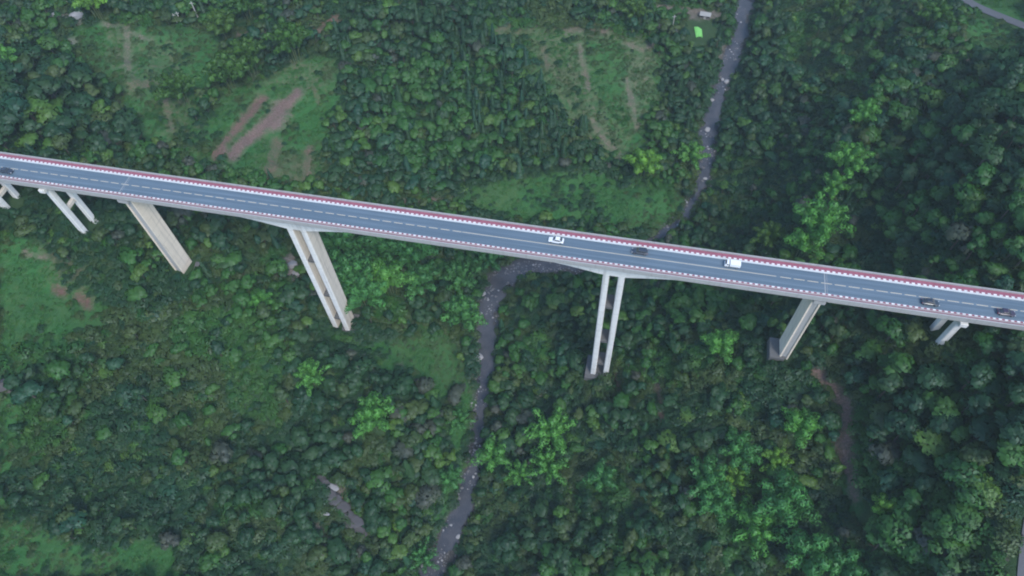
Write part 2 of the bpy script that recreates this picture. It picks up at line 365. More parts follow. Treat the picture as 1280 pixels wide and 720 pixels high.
def leaf(name, c0, c1, c2, trans=.2):
    """foliage: hue differs plant by plant and clump by clump"""
    m_ = bpy.data.materials.new(name); m_.use_nodes = True; nt = m_.node_tree; nt.nodes.clear()
    out = nt.nodes.new('ShaderNodeOutputMaterial')
    oi = nt.nodes.new('ShaderNodeObjectInfo'); at_ = N(nt, 'ShaderNodeAttribute', attribute_name='tint')
    c = ramp(nt, oi.outputs['Random'], [(0, c0), (.5, c1), (1, c2)])
    v = ramp(nt, at_.outputs['Fac'], [(0, (.78, .80, .84)), (.5, (1, 1, 1)), (1, (1.3, 1.35, 1.1))])
    c = mixc(nt, 1.0, c, v, 'MULTIPLY')
    d = nt.nodes.new('ShaderNodeBsdfDiffuse'); t = nt.nodes.new('ShaderNodeBsdfTranslucent'); g = N(nt, 'ShaderNodeBsdfGlossy'); g.inputs['Roughness'].default_value = .5
    nt.links.new(c, d.inputs[0]); nt.links.new(c, t.inputs[0]); g.inputs[0].default_value = (.8, .9, 1, 1)
    a = nt.nodes.new('ShaderNodeMixShader'); a.inputs[0].default_value = trans; nt.links.new(d.outputs[0], a.inputs[1]); nt.links.new(t.outputs[0], a.inputs[2])
    b = nt.nodes.new('ShaderNodeMixShader'); b.inputs[0].default_value = .025; nt.links.new(a.outputs[0], b.inputs[1]); nt.links.new(g.outputs[0], b.inputs[2])
    nt.links.new(b.outputs[0], out.inputs[0]); return m_
L_DARK = leaf('foliage_dark', (0.013, 0.052, 0.018), (0.019, 0.066, 0.020), (0.029, 0.075, 0.022))
L_MID = leaf('foliage_mid', (0.024, 0.097, 0.016), (0.034, 0.116, 0.018), (0.049, 0.128, 0.022))
L_OLIVE = leaf('foliage_olive', (0.033, 0.071, 0.017), (0.047, 0.087, 0.020), (0.062, 0.100, 0.025))
L_BLUE = leaf('foliage_bluish', (0.015, 0.066, 0.032), (0.021, 0.080, 0.036), (0.029, 0.089, 0.038))
L_LIGHT = leaf('foliage_light', (0.045, 0.130, 0.018), (0.060, 0.147, 0.022), (0.078, 0.154, 0.025))
L_GREY = leaf('foliage_grey', (.044, .060, .040), (.056, .072, .048), (.066, .076, .054))
L_BAMBOO = leaf('foliage_bamboo', (0.086, 0.265, 0.050), (0.102, 0.294, 0.055), (0.120, 0.307, 0.055), .2)
L_BAMBOOD = leaf('foliage_bamboo_deep', (0.056, 0.194, 0.055), (0.067, 0.224, 0.059), (0.081, 0.236, 0.057), .2)
L_LIME = leaf('foliage_lime', (0.130, 0.312, 0.043), (0.146, 0.336, 0.046), (0.162, 0.341, 0.050), .2)
L_GRASS = leaf('foliage_grass', (0.024, 0.112, 0.018), (0.036, 0.133, 0.021), (0.056, 0.142, 0.025))
BARK = simple('bark', (.07, .058, .045), .9, .3, 3)
CULM = simple('bamboo_culm', (.10, .13, .05), .6, .2, 3)

def concrete(name, base, stain=.55, lifts=True, warm=(1, 1, 1)):
    m_, nt, b = mat(name)
    tc = nt.nodes.new('ShaderNodeTexCoord'); sep = nt.nodes.new('ShaderNodeSeparateXYZ'); nt.links.new(tc.outputs['Object'], sep.inputs[0])
    n1 = noise(nt, .35, 5); n2 = noise(nt, 2.2, 5)
    mp = nt.nodes.new('ShaderNodeMapping'); mp.inputs['Scale'].default_value = (1.1, 1.1, .05); nt.links.new(tc.outputs['Object'], mp.inputs[0])
    n3 = noise(nt, 1.0, 4, vec=mp.outputs[0])
    c = mixc(nt, n1, tuple(x*.86 for x in base), tuple(min(1, x*1.1) for x in base))
    c = mixc(nt, ramp(nt, n3, [(.52, (0, 0, 0)), (.75, (stain,)*3)]), c, tuple(x*.45 for x in base))
    c = mixc(nt, ramp(nt, n2, [(.55, (0, 0, 0)), (.8, (.35,)*3)]), c, tuple(x*.6 for x in base))
    if lifts:
        mm = N(nt, 'ShaderNodeMath', operation='MULTIPLY'); mm.inputs[1].default_value = 1/3.6; nt.links.new(sep.outputs[2], mm.inputs[0])
        fr = N(nt, 'ShaderNodeMath', operation='FRACT'); nt.links.new(mm.outputs[0], fr.inputs[0])
        l = ramp(nt, fr.outputs[0], [(0, (.6,)*3), (.06, (.45,)*3), (.22, (.0,)*3), (1, (.0,)*3)])
        l = mixc(nt, 1.0, l, ramp(nt, n1, [(.42, (.08,)*3), (.62, (.75,)*3)]), 'MULTIPLY')
        c = mixc(nt, l, c, tuple(x*.55 for x in base))
    nt.links.new(c, b.inputs['Base Color']); b.inputs['Roughness'].default_value = .85
    bp = N(nt, 'ShaderNodeBump'); bp.inputs['Strength'].default_value = .25; bp.inputs['Distance'].default_value = .05
    nt.links.new(n2, bp.inputs['Height']); nt.links.new(bp.outputs[0], b.inputs['Normal'])
    return m_
CONC = concrete('pier_concrete', (.68, .675, .65), .65)
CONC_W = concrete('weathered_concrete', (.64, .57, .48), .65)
CONC_T = concrete('tan_concrete', (.74, .64, .52), .6)
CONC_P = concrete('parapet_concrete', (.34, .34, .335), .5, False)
CONC_D = concrete('footing_concrete', (.10, .10, .10), .5, False)
WHITE, nt, b = mat('white_paint')
oi = nt.nodes.new('ShaderNodeObjectInfo'); f = noise(nt, 3.0, 4)
c = mixc(nt, ramp(nt, f, [(.45, (0, 0, 0)), (.8, (.6,)*3)]), ramp(nt, oi.outputs['Random'], [(0, (.50, .50, .50)), (.3, (.66, .66, .66)), (1, (.78, .78, .78))]), (.40, .37, .36))
nt.links.new(c, b.inputs['Base Color']); b.inputs['Roughness'].default_value = .7
PALE = simple('pale_paint', (.50, .53, .54), .6, .15, 1.2)
REDK = simple('red_kerb_paint', (.24, .08, .11), .7, .2, 1.5)

# ------------------------------------------------------------------ terrain mesh
def build_terrain():
    ny, nx = GX.shape
    v = np.c_[GX.ravel(), GY.ravel(), GZ.ravel()]
    i = np.arange((ny-1)*(nx-1)); r = i//(nx-1); c = i % (nx-1); a = r*nx+c
    f = np.c_[a, a+1, a+nx+1, a+nx]
    me = bpy.data.meshes.new('terrain')
    me.vertices.add(len(v)); me.vertices.foreach_set('co', v.ravel())
    me.loops.add(f.size); me.loops.foreach_set('vertex_index', f.ravel())
    me.polygons.add(len(f)); me.polygons.foreach_set('loop_start', np.arange(0, f.size, 4)); me.polygons.foreach_set('loop_total', np.full(len(f), 4))
    me.polygons.foreach_set('use_smooth', np.ones(len(f), bool))
    me.update(calc_edges=True); me.validate()
    X = GX.ravel(); Y = GY.ravel()
    px, py, s = project(v)
    vis = (s > 0) & (px > -150) & (px < 1430) & (py > -120) & (py < 840)
    mead = np.zeros(len(v)); mead[vis] = meadow_at(px[vis], py[vis])
    # breaks the edges of the zones up with the ground's own unevenness
    jx = (fbm(X, Y, 9)-.5)*26; jy = (fbm(X+90, Y+40, 9)-.5)*26
    mead[vis] = np.maximum(mead[vis], .6*rough_at(px[vis]+jx[vis], py[vis]+jy[vis]))
    mead2 = np.zeros(len(v)); mead2[vis] = meadow_at(px[vis]+jx[vis], py[vis]+jy[vis])
    dv = np.zeros(len(v)); dc = np.zeros(len(v))
    dv[vis], dc[vis] = dirt_at(px[vis]+jx[vis]*.35, py[vis]+jy[vis]*.35)
    d, sz, sw = stream_at(X, Y)
    grav = np.clip(1-(d-sw-.2)/1.6, 0, 1)
    for nm, a_ in (('meadow', .5*mead+.5*mead2), ('dirt', dv), ('pale', dc), ('gravel', grav)):
        at_ = me.attributes.new(nm, 'FLOAT', 'POINT'); at_.data.foreach_set('value', a_.astype(np.float32))
    m_, nt, b = mat('ground')
    A = lambda s_: N(nt, 'ShaderNodeAttribute', attribute_name=s_).outputs['Fac']
    tc = nt.nodes.new('ShaderNodeTexCoord'); vec = tc.outputs['Object']
    n1 = noise(nt, .05, 6, vec=vec); n2 = noise(nt, .35, 6, vec=vec, rough=.7); n3 = noise(nt, 1.6, 6, vec=vec, rough=.75)
    forest = ramp(nt, n2, [(.3, (.020, .044, .018)), (.55, (.032, .066, .024)), (.75, (.052, .070, .030))])
    grass = ramp(nt, n2, [(.28, (.022, .088, .026)), (.5, (.032, .118, .032)), (.72, (.056, .124, .038))])
    grass = mixc(nt, ramp(nt, n1, [(.45, (0, 0, 0)), (.65, (.35,)*3)]), grass, (.066, .085, .036))
    col = mixc(nt, A('meadow'), forest, grass)
    red = ramp(nt, n3, [(.3, (.085, .042, .036)), (.55, (.145, .078, .068)), (.75, (.21, .140, .125))])
    pale = ramp(nt, n3, [(.3, (.13, .12, .11)), (.55, (.24, .22, .205)), (.75, (.36, .34, .325))])
    soil = mixc(nt, A('pale'), red, pale)
    dm = N(nt, 'ShaderNodeMath', operation='MULTIPLY_ADD'); nt.links.new(mixc(nt, .42, n2, n3), dm.inputs[0]); dm.inputs[1].default_value = 1.9; nt.links.new(A('dirt'), dm.inputs[2])
    col = mixc(nt, ramp(nt, dm.outputs[0], [(1.02, (0, 0, 0)), (1.0, (0, 0, 0))]) if False else ramp(nt, _scaled(nt, dm.outputs[0], .5), [(.57, (0, 0, 0)), (.92, (.95,)*3)]), col, soil)
    gr = ramp(nt, n3, [(.3, (.034, .033, .034)), (.5, (.058, .056, .056)), (.62, (.09, .088, .086)), (.75, (.20, .195, .19))])
    col = mixc(nt, A('gravel'), col, gr)
    nt.links.new(col, b.inputs['Base Color']); b.inputs['Roughness'].default_value = .95; b.inputs['Specular IOR Level'].default_value = .15
    bp = N(nt, 'ShaderNodeBump'); bp.inputs['Strength'].default_value = .8; bp.inputs['Distance'].default_value = .5
    nt.links.new(n3, bp.inputs['Height']); nt.links.new(bp.outputs[0], b.inputs['Normal'])
    me.materials.append(m_)
    return tag(mesh_obj('terrain', me), 'green valley floor and hillsides with red soil patches', 'terrain', kind='structure')
def _scaled(nt, s, k):
    n = N(nt, 'ShaderNodeMath', operation='MULTIPLY'); nt.links.new(s, n.inputs[0]); n.inputs[1].default_value = k; return n.outputs[0]
build_terrain()

def ribbon(name, pts, wids, m_, lift, drape, label, cat, cross=5, step=1.5):
    P = np.array([p[:2] for p in pts]); zz = np.array([p[2] for p in pts])
    seg = np.r_[0, np.cumsum(np.hypot(*np.diff(P, axis=0).T))]; n = int(seg[-1]/step); t = np.linspace(0, seg[-1], n)
    # smooth path
    def sm(a):
        for _ in range(3): a = np.r_[a[0], .25*a[:-2]+.5*a[1:-1]+.25*a[2:], a[-1]]
        return a
    x = np.interp(t, seg, P[:, 0]); y = np.interp(t, seg, P[:, 1]); z = np.interp(t, seg, zz); wv = np.interp(t, seg, wids)
    for _ in range(4): x = sm(x); y = sm(y)
    tx = np.gradient(x); ty = np.gradient(y); L = np.hypot(tx, ty); nx_, ny_ = -ty/L, tx/L
    V = []; Fs = []
    for i in range(n):
        for k in range(cross):
            u = (k/(cross-1)*2-1); X = x[i]+nx_[i]*u*wv[i]; Y = y[i]+ny_[i]*u*wv[i]
            V.append((X, Y, (float(H(X, Y)) if drape else z[i])+lift))
    for i in range(n-1):
        for k in range(cross-1):
            a = i*cross+k; Fs.append((a, a+1, a+cross+1, a+cross))
    me = bpy.data.meshes.new(name); me.from_pydata(V, [], Fs); me.materials.append(m_)
    me.polygons.foreach_set('use_smooth', [True]*len(Fs)); me.update()
    if me.polygons[0].normal.z < 0: me.flip_normals()
    return tag(mesh_obj(name, me), label, cat, kind='structure')
# water
m_, nt, b = mat('stream_water')
n1 = noise(nt, .25, 5); n2 = noise(nt, 2.0, 5, rough=.7)
c = ramp(nt, n1, [(.35, (.040, .044, .054)), (.6, (.066, .066, .074))])
c = mixc(nt, ramp(nt, n2, [(.60, (0, 0, 0)), (.72, (.55,)*3)]), c, (.20, .20, .20))
nt.links.new(c, b.inputs['Base Color']); b.inputs['Roughness'].default_value = .22
bp = N(nt, 'ShaderNodeBump'); bp.inputs['Strength'].default_value = .35; bp.inputs['Distance'].default_value = .12
nt.links.new(n2, bp.inputs['Height']); nt.links.new(bp.outputs[0], b.inputs['Normal'])
WATER = m_
ribbon('water', STREAM, [x*1.02 for x in SWID], WATER, -.32, False, 'shallow grey stream winding through the valley', 'stream')
ASPH_OLD = simple('worn_road', (.085, .09, .10), .85, .2, .8)
ribbon('road', ROAD_TR, [2.2]*len(ROAD_TR), ASPH_OLD, .32, True, 'narrow grey road curving across the far hillside', 'road')
ribbon('road', ROAD_BR, [2.6]*len(ROAD_BR), ASPH_OLD, .32, True, 'narrow road climbing at the lower right edge', 'road')

# ------------------------------------------------------------------ bridge
BX0, BX1 = -200.0, 186.0
bridge = empty('bridge', (BO[0], BO[1], DECK), BANG)
tag(bridge, 'long concrete viaduct on tall piers with red walkways crossing the valley', 'bridge')
YF, YN = 5.05, -5.45                       # outer edges of the deck, far and near
m_, nt, b = mat('asphalt')
tc = nt.nodes.new('ShaderNodeTexCoord'); mp = nt.nodes.new('ShaderNodeMapping'); mp.inputs['Scale'].default_value = (.03, 1.3, 1); nt.links.new(tc.outputs['Object'], mp.inputs[0])
n1 = noise(nt, 1.0, 5, vec=mp.outputs[0]); n2 = noise(nt, .12, 4); n3 = noise(nt, 4, 4)
sp = nt.nodes.new('ShaderNodeSeparateXYZ'); nt.links.new(tc.outputs['Object'], sp.inputs[0])
wt = N(nt, 'ShaderNodeMath', operation='PINGPONG'); wt.inputs[1].default_value = .85; nt.links.new(sp.outputs[1], wt.inputs[0])
tr = ramp(nt, _scaled(nt, wt.outputs[0], 1.1), [(.25, (0, 0, 0)), (.75, (.5,)*3)])
c = mixc(nt, ramp(nt, n1, [(.36, (0, 0, 0)), (.64, (1, 1, 1))]), (.072, .114, .152), (.126, .178, .224)); c = mixc(nt, tr, c, (.076, .112, .144)); c = mixc(nt, ramp(nt, n2, [(.45, (0, 0, 0)), (.7, (.35,)*3)]), c, (.085, .12, .155))
c = mixc(nt, ramp(nt, n3, [(.5, (0, 0, 0)), (.8, (.3,)*3)]), c, (.13, .165, .20))
nt.links.new(c, b.inputs['Base Color']); b.inputs['Roughness'].default_value = .6
ASPH = m_
REDW = simple('red_walkway', (.27, .088, .125), .8, .4, .5)
REDN = simple('worn_red_walkway', (.22, .105, .135), .8, .4, .5)
YEL = simple('yellow_line', (.58, .50, .36), .7, .18, 1.0)

def haunch(x):
    """girder depth along the main spans"""
    d = 2.3
    for p in (-62.3, 29.25):
        t = max(0.0, 1-max(0, abs(x-p)-3)/36.0); d = max(d, 2.3+3.9*t*t)
    return d
mb = MB()   # deck slab with cantilever flanges
def flange(x): return [(x, YN, -.38), (x, YN+2.3, -.62), (x, YF-2.3, -.62), (x, YF, -.38), (x, YF, -.004), (x, YN, -.004)]
mb.loft([flange(BX0), flange(BX1)])
mb.build('deck_slab', CONC_P, bridge)
mb = MB(); xs = np.linspace(-114.5, 81.0, 120); secs = []
for x in xs:
    d = haunch(x); secs.append([(x, -3.05, -.60), (x, -3.0, -d), (x, 2.6, -d), (x, 2.65, -.60)])
mb.loft(secs); mb.build('box_girder', CONC, bridge)
for x0, x1 in ((BX0, -165.1), (-164.7, -141.4), (-141.0, -116.2), (83.2, 115.3), (115.7, BX1)):
    for y in (-4.0, -2.1, -.2, 1.7, 3.6):
        mb = MB(); mb.box(x0, x1, y-.35, y+.35, -2.1, -.55); mb.build('beam', CONC_W, bridge)
mb = MB(); nseg = 60
for k in range(nseg+1):
    x = BX0+(BX1-BX0)*k/nseg; mb.v += [(x, -3.45, 0.0), (x, 3.05, 0.0)]
mb.f = [(2*k, 2*k+2, 2*k+3, 2*k+1) for k in range(nseg)]; mb.mi = [0]*nseg
mb.build('asphalt_surface', ASPH, bridge)
# centre line: solid over the main span, dashes towards the ends
mb = MB()
def strip(x0, x1, y0, y1, z): mb.add([(x0, y0, z), (x1, y0, z), (x1, y1, z), (x0, y1, z)], [(0, 1, 2, 3)])
x = BX0
while x < -14: strip(x, x+2.5, -.17, .0, .005); x += 3.35
strip(-13, 70, -.15, .0, .005)
x = 71
while x < BX1-3: strip(x, x+2.7, -.17, .0, .005); x += 3.35
mb.build('centre_line', YEL, bridge)
blk = MB(); blk.box(-.36, .36, -.19, .19, 0, .12); blk_me = blk.mesh('white_block', WHITE, bevel=.03)
for s, yb, yt0, yt1 in ((1, 3.0, 3.18, 3.68), (-1, -3.4, -3.58, -4.08)):
    mb = MB()
    a = [(yb, .0), (yb+s*.05, .28), (yt0, .44), (yt1, .44), (yt1+s*.04, .0)]
    mb.loft([[(BX0, y, z) for y, z in a], [(BX1, y, z) for y, z in a]])
    k = mb.build('kerb_barrier', [PALE], bridge)
    mb = MB(); mb.add([(BX0, yt0+s*.03, .447), (BX1, yt0+s*.03, .447), (BX1, yt1-s*.01, .447), (BX0, yt1-s*.01, .447)], [(0, 1, 2, 3)])
    mb.build('painted_top', REDK, k)
    n = int((165+150)/1.37)
    for i in range(n):
        o = mesh_obj('white_block', blk_me, k, (-172+i*1.37, (yt0+yt1)/2, .40))
for s, y0, y1 in ((1, 3.74, 4.82), (-1, -5.22, -4.14)):
    mb = MB(); mb.box(BX0, BX1, y0, y1, -.01, .16); mb.build('walkway', REDW if s > 0 else REDN, bridge)
for y0, y1, ph in ((4.83, 5.055, .58), (-5.455, -5.23, 1.0)):
    mb = MB(); mb.box(BX0, BX1, y0, y1, -.46, ph); par = mb.build('parapet', CONC_P, bridge)
    mb = MB(); mb.box(BX0, BX1, y0-.05, y1+.05, ph, ph+.1); mb.build('coping', CONC_P, par)
for x in (-115.2, 82.0):
    mb = MB(); mb.box(x-.09, x+.09, -3.4, 3.0, -.02, .012); mb.box(x+.5, x+.56, -3.4, 3.0, -.02, .010); mb.build('expansion_joint', CONC_P, bridge)

def foot(x, dx, y0, y1, zt, name='footing'):
    mb = MB(); mb.box(x-dx, x+dx, y0, y1, zt-6, zt); return mb, name
def ground_b(x, y):
    X, Y = bworld(x, y); return float(H(X, Y))-DECK
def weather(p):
    for f in p.data.polygons: f.material_index = 1 if abs(f.normal.x) > .9 else 0  # broad faces take the warm tone, ends and chamfers the paler grey
def twin_pier(x, zb, zt):
    mb = MB()
    for c in (-2.1, 2.1):
        t = .9; a = [(-t, -3.0+.25), (-t+.25, -3.0), (t-.25, -3.0), (t, -3.0+.25), (t, 2.6-.25), (t-.25, 2.6), (-t+.25, 2.6), (-t, 2.6-.25)]
        mb.loft([[(x+c+u, v, z) for u, v in a] for z in (zb-2, zt)])
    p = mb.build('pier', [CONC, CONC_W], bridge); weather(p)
    for fz in (.30, .62, .86):
        z = zt+(zb-zt)*fz
        mb = MB(); mb.box(x-1.2, x+1.2, -2.4, 2.0, z-.5, z+.5); mb.build('tie_beam', CONC_D, p)
    mb = MB(); mb.box(x-4.8, x+4.4, -4.6, 4.2, zb-5, zb+2.0); mb.build('footing', CONC_D, p, bevel=.1)
    return p
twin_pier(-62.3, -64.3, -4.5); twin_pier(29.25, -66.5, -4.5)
def wall_pier(x0, x1, zb, foot_side):
    """hollow pier with a recessed panel down its near and far side"""
    mb = MB(); r = .42; g = .35
    a = [(x0, -3.0), (x0+r, -3.0), (x0+r, -3.0+g), (x1-r, -3.0+g), (x1-r, -3.0), (x1, -3.0), (x1, 2.6), (x1-r, 2.6), (x1-r, 2.6-g), (x0+r, 2.6-g), (x0+r, 2.6), (x0, 2.6)]
    mb.loft([[(u, v, z) for u, v in a] for z in (zb-2, -3.3)])
    p = mb.build('pier', CONC_T, bridge)
    mb = MB(); mb.box(x0-.25, x1+.25, -4.6, 4.2, -3.3, -2.1); mb.build('cap_beam', CONC_P, p, bevel=.08)
    c = (x0+x1)/2+foot_side*1.9
    mb = MB(); mb.box(c-2.2, c+2.2, -3.6, 3.2, zb-6, zb+.9); mb.build('footing', CONC_D, p, bevel=.12)
    mb = MB(); mb.box(x0+r+.02, x1-r-.02, -3.0+g-.03, -3.0+g+.02, zb-1, -3.4); mb.build('shade_stain_panel', CONC_P, p)  # darker colour holds the groove's shade as well as weather stains
    return p
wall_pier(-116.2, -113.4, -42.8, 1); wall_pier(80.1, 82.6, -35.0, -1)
def column_pier(x, y0, y1, strut):
    mb = MB(); zb = min(ground_b(x, y0), ground_b(x, y1))-2.5
    for y in (y0, y1):
        a = [(-.85, -.65), (-.65, -.85), (.65, -.85), (.85, -.65), (.85, .65), (.65, .85), (-.65, .85), (-.85, .65)]
        mb.loft([[(x+u, y+v, z) for u, v in a] for z in (zb, -3.4)])
    p = mb.build('pier', CONC, bridge)
    mb = MB(); mb.box(x-.95, x+.95, -5.2, 4.8, -3.4, -2.1); mb.build('cap_beam', CONC, p, bevel=.1)
    if strut is not None:
        mb = MB(); mb.box(x-.55, x+.55, y0+.8, y1-.8, strut-.6, strut+.6); mb.build('cross_beam', CONC_W, p)
    return p
column_pier(-164.9, -3.0, 2.3, -12.5); column_pier(-141.2, -3.0, 2.3, -13.5); column_pier(115.5, -3.0, 2.5, None)

# ------------------------------------------------------------------ vehicles
GLASS = simple('car_glass', (.03, .035, .04), .08, .1, 1, spec=.9)
TYRE = simple('tyre_rubber', (.02, .02, .02), .9); RIM = simple('wheel_rim', (.35, .35, .36), .4, .1, 3, .8)
LAMPW = simple('headlamp_glass', (.7, .7, .7), .2); LAMPR = simple('tail_lamp', (.35, .02, .02), .3)
def paint(name, c):
    m_, nt, b = mat(name); b.inputs['Base Color'].default_value = (*c, 1); b.inputs['Roughness'].default_value = .35; b.inputs['Coat Weight'].default_value = .6; b.inputs['Coat Roughness'].default_value = .08
    f = noise(nt, 3, 3); nt.links.new(mixc(nt, f, tuple(x*.9 for x in c), tuple(x*1.08 for x in c)), b.inputs['Base Color']); return m_
def sec(x, hw, z0, z1, r=.12):
    return [(x, -hw+r, z0), (x, hw-r, z0), (x, hw, z0+r), (x, hw, z1-r*1.3), (x, hw-r*1.6, z1), (x, -hw+r*1.6, z1), (x, -hw, z1-r*1.3), (x, -hw, z0+r)]
def wheels(t, xs_, hw, r):
    for x in xs_:
        for s in (-1, 1):
            mb = MB(); mb.tube([(x, s*(hw-.22), r), (x, s*(hw-.20), r), (x, s*(hw+.0), r), (x, s*(hw+.02), r)], [r*.9, r, r, r*.9], 16); wl = mb.build('wheel', TYRE, t)
            mb = MB(); mb.tube([(x, s*(hw+.021), r), (x, s*(hw+.03), r)], [r*.62, r*.56], 12); mb.build('rim', RIM, wl)
def quadpart(name, pts, m_, parent, th=.02):
    c = [Vector(p) for p in pts]; n = (c[1]-c[0]).cross(c[2]-c[0]).normalized()*th
    mb = MB(); mb.add([p-n for p in c]+[p+n for p in c], [(3, 2, 1, 0), (4, 5, 6, 7), (0, 1, 5, 4), (1, 2, 6, 5), (2, 3, 7, 6), (3, 0, 4, 7)]); return mb.build(name, m_, parent)
def make_car(x, y, head, col, label, suv=False):
    """front towards +x of the car's own frame"""
    X, Y = bworld(x, y)
    t = empty('car', (X, Y, DECK+.004), BANG+(0 if head > 0 else math.pi))
    tag(t, label, 'car', 'cars crossing the bridge')
    pm = paint('car_paint', col); hw = .90
    zt = 1.02 if suv else .90; rz = 1.68 if suv else 1.44
    mb = MB(); mb.loft([sec(-2.18, .74, .42, zt-.12), sec(-2.08, .84, .28, zt-.02), sec(-1.5, hw, .22, zt), sec(0, hw, .22, zt), sec(1.0, hw, .22, zt-.02), sec(1.75, .87, .24, zt-.16), sec(2.1, .78, .30, zt-.28), sec(2.2, .66, .40, zt-.36)])
    bd = mb.build('body', pm, t, smooth=False, bevel=.02)
    if suv: ca = [(-2.0, .76, 0), (-1.75, .70, rz), (.35, .68, rz), (1.05, .78, 0)]
    else: ca = [(-1.75, .76, 0), (-1.05, .66, rz-.03), (.15, .66, rz), (1.0, .78, 0)]
    (xr0, w0, _), (xr1, w1, _z1), (xf1, w2, _z2), (xf0, w3, _) = ca
    zb = zt-.03
    v = [(xr0, -w0, zb), (xr0, w0, zb), (xr1, -w1, _z1), (xr1, w1, _z1), (xf1, -w2, _z2), (xf1, w2, _z2), (xf0, -w3, zb), (xf0, w3, zb)]
    mb = MB(); mb.add(v, [(0, 1, 3, 2), (2, 3, 5, 4), (4, 5, 7, 6), (1, 7, 5, 3), (6, 0, 2, 4), (0, 6, 7, 1)]); cab = mb.build('cabin', pm, t, bevel=.06)
    def lerp(a, b, k): return tuple(p+(q-p)*k for p, q in zip(a, b))
    def pane(name, A, B, C, D, k=.10):
        cs = [lerp(lerp(A, C, k), lerp(B, D, k), .5) if False else q for q in (A, B, C, D)]
        cen = tuple(sum(q[i] for q in cs)/4 for i in range(3))
        quadpart(name, [lerp(q, cen, k) for q in cs], GLASS, cab, .03)
    pane('windscreen', v[6], v[7], v[5], v[4]); pane('rear_window', v[1], v[0], v[2], v[3])
    pane('side_window', v[0], v[6], v[4], v[2], .14); pane('side_window', v[7], v[1], v[3], v[5], .14)
    wheels(t, (-1.35, 1.35), hw, .33)
    for s in (-1, 1):
        mb = MB(); mb.box(2.02, 2.16, s*.62-.14, s*.62+.14, zt-.40, zt-.27); mb.build('headlight', LAMPW, bd)
        mb = MB(); mb.box(-2.19, -2.10, s*.62-.16, s*.62+.16, zt-.26, zt-.12); mb.build('tail_light', LAMPR, bd)
        mb = MB(); mb.box(.72, .90, s*.93-.07, s*.93+.07, zt, zt+.12); mb.build('wing_mirror', pm, bd)
    t.scale = (.94, .94, .94)
    return t
make_car(-153.2, -1.6, 1, (.025, .035, .055), 'dark saloon car in the near lane at the left end of the bridge')
make_car(12.7, 1.25, -1, (.72, .75, .77), 'silver white saloon car in the far lane at mid span')
make_car(35.0, 1.35, -1, (.03, .04, .06), 'dark blue hatchback car in the far lane between the two white vehicles', True)
make_car(106.8, -1.75, 1, (.02, .03, .045), 'black car in the near lane above the right column pier, ahead of its follower')
make_car(124.2, -1.6, 1, (.035, .022, .045), 'dark purplish car in the near lane nearest the right edge')
def make_truck(x, y):
    X, Y = bworld(x, y); t = empty('truck', (X, Y, DECK+.004), BANG+math.pi)
    tag(t, 'small white box truck in the far lane heading left', 'truck')
    pw = paint('truck_paint', (.75, .77, .78))
    mb = MB(); mb.box(-2.3, 1.2, -.38, .38, .38, .56); mb.build('chassis', TYRE, t)
    mb = MB(); mb.loft([sec(1.05, .80, .35, 1.95, .08), sec(1.7, .80, .35, 1.97, .08), sec(2.15, .80, .35, 1.25, .08), sec(2.3, .78, .38, 1.05, .08)]); cab = mb.build('cab', pw, t, bevel=.03)
    quadpart('windscreen', [(1.80, -.66, 1.86), (1.80, .66, 1.86), (2.14, .66, 1.32), (2.14, -.66, 1.32)], GLASS, cab, .03)
    for s in (-1, 1):
        mb = MB(); mb.box(1.2, 1.72, s*.80-.015, s*.80+.015, 1.2, 1.75); mb.build('side_window', GLASS, cab)
        mb = MB(); mb.box(2.24, 2.33, s*.58-.13, s*.58+.13, .68, .85); mb.build('headlight', LAMPW, cab)
    mb = MB(); mb.box(-2.4, .75, -.84, .84, .62, 1.95); bx = mb.build('cargo_box', pw, t, bevel=.05)
    mb = MB(); mb.box(-2.43, -2.405, -.74, .74, .72, 1.85); mb.build('rear_door', pw, bx)
    wheels(t, (-1.5, 1.5), .82, .31); t.scale = (.84, .9, .86)
make_truck(58.8, 1.25)

# ------------------------------------------------------------------ plants: shapes
def orth(n):
    a = np.where(np.abs(n[:, 2:3]) < .9, np.array([[0, 0, 1.0]]), np.array([[1.0, 0, 0]]))
    u = np.cross(a, n); u /= np.linalg.norm(u, axis=1, keepdims=True); return u, np.cross(n, u)
def unit(v): return v/np.maximum(np.linalg.norm(v, axis=1, keepdims=True), 1e-9)
def quads(rng, P, Nn, su, sv, shade=None, spin=True):
    u, v = orth(Nn); a = rng.random(len(P))*6.283 if spin else np.zeros(len(P))
    U = u*np.cos(a)[:, None]+v*np.sin(a)[:, None]; V = -u*np.sin(a)[:, None]+v*np.cos(a)[:, None]
    U = U*su[:, None]; V = V*sv[:, None]; b = Nn*(su*.35)[:, None]
    Q = np.stack([P-U-b*.3, P-V*.8, P+U-b*.3, P+V*.8], 1)
    SN = Nn if shade is None else unit(shade*.88+Nn*.12)
    g = np.cross(Q[:, 1]-Q[:, 0], Q[:, 2]-Q[:, 0]); fl = (g*SN).sum(1) < 0
    Q[fl] = Q[fl][:, ::-1]
    return Q, SN
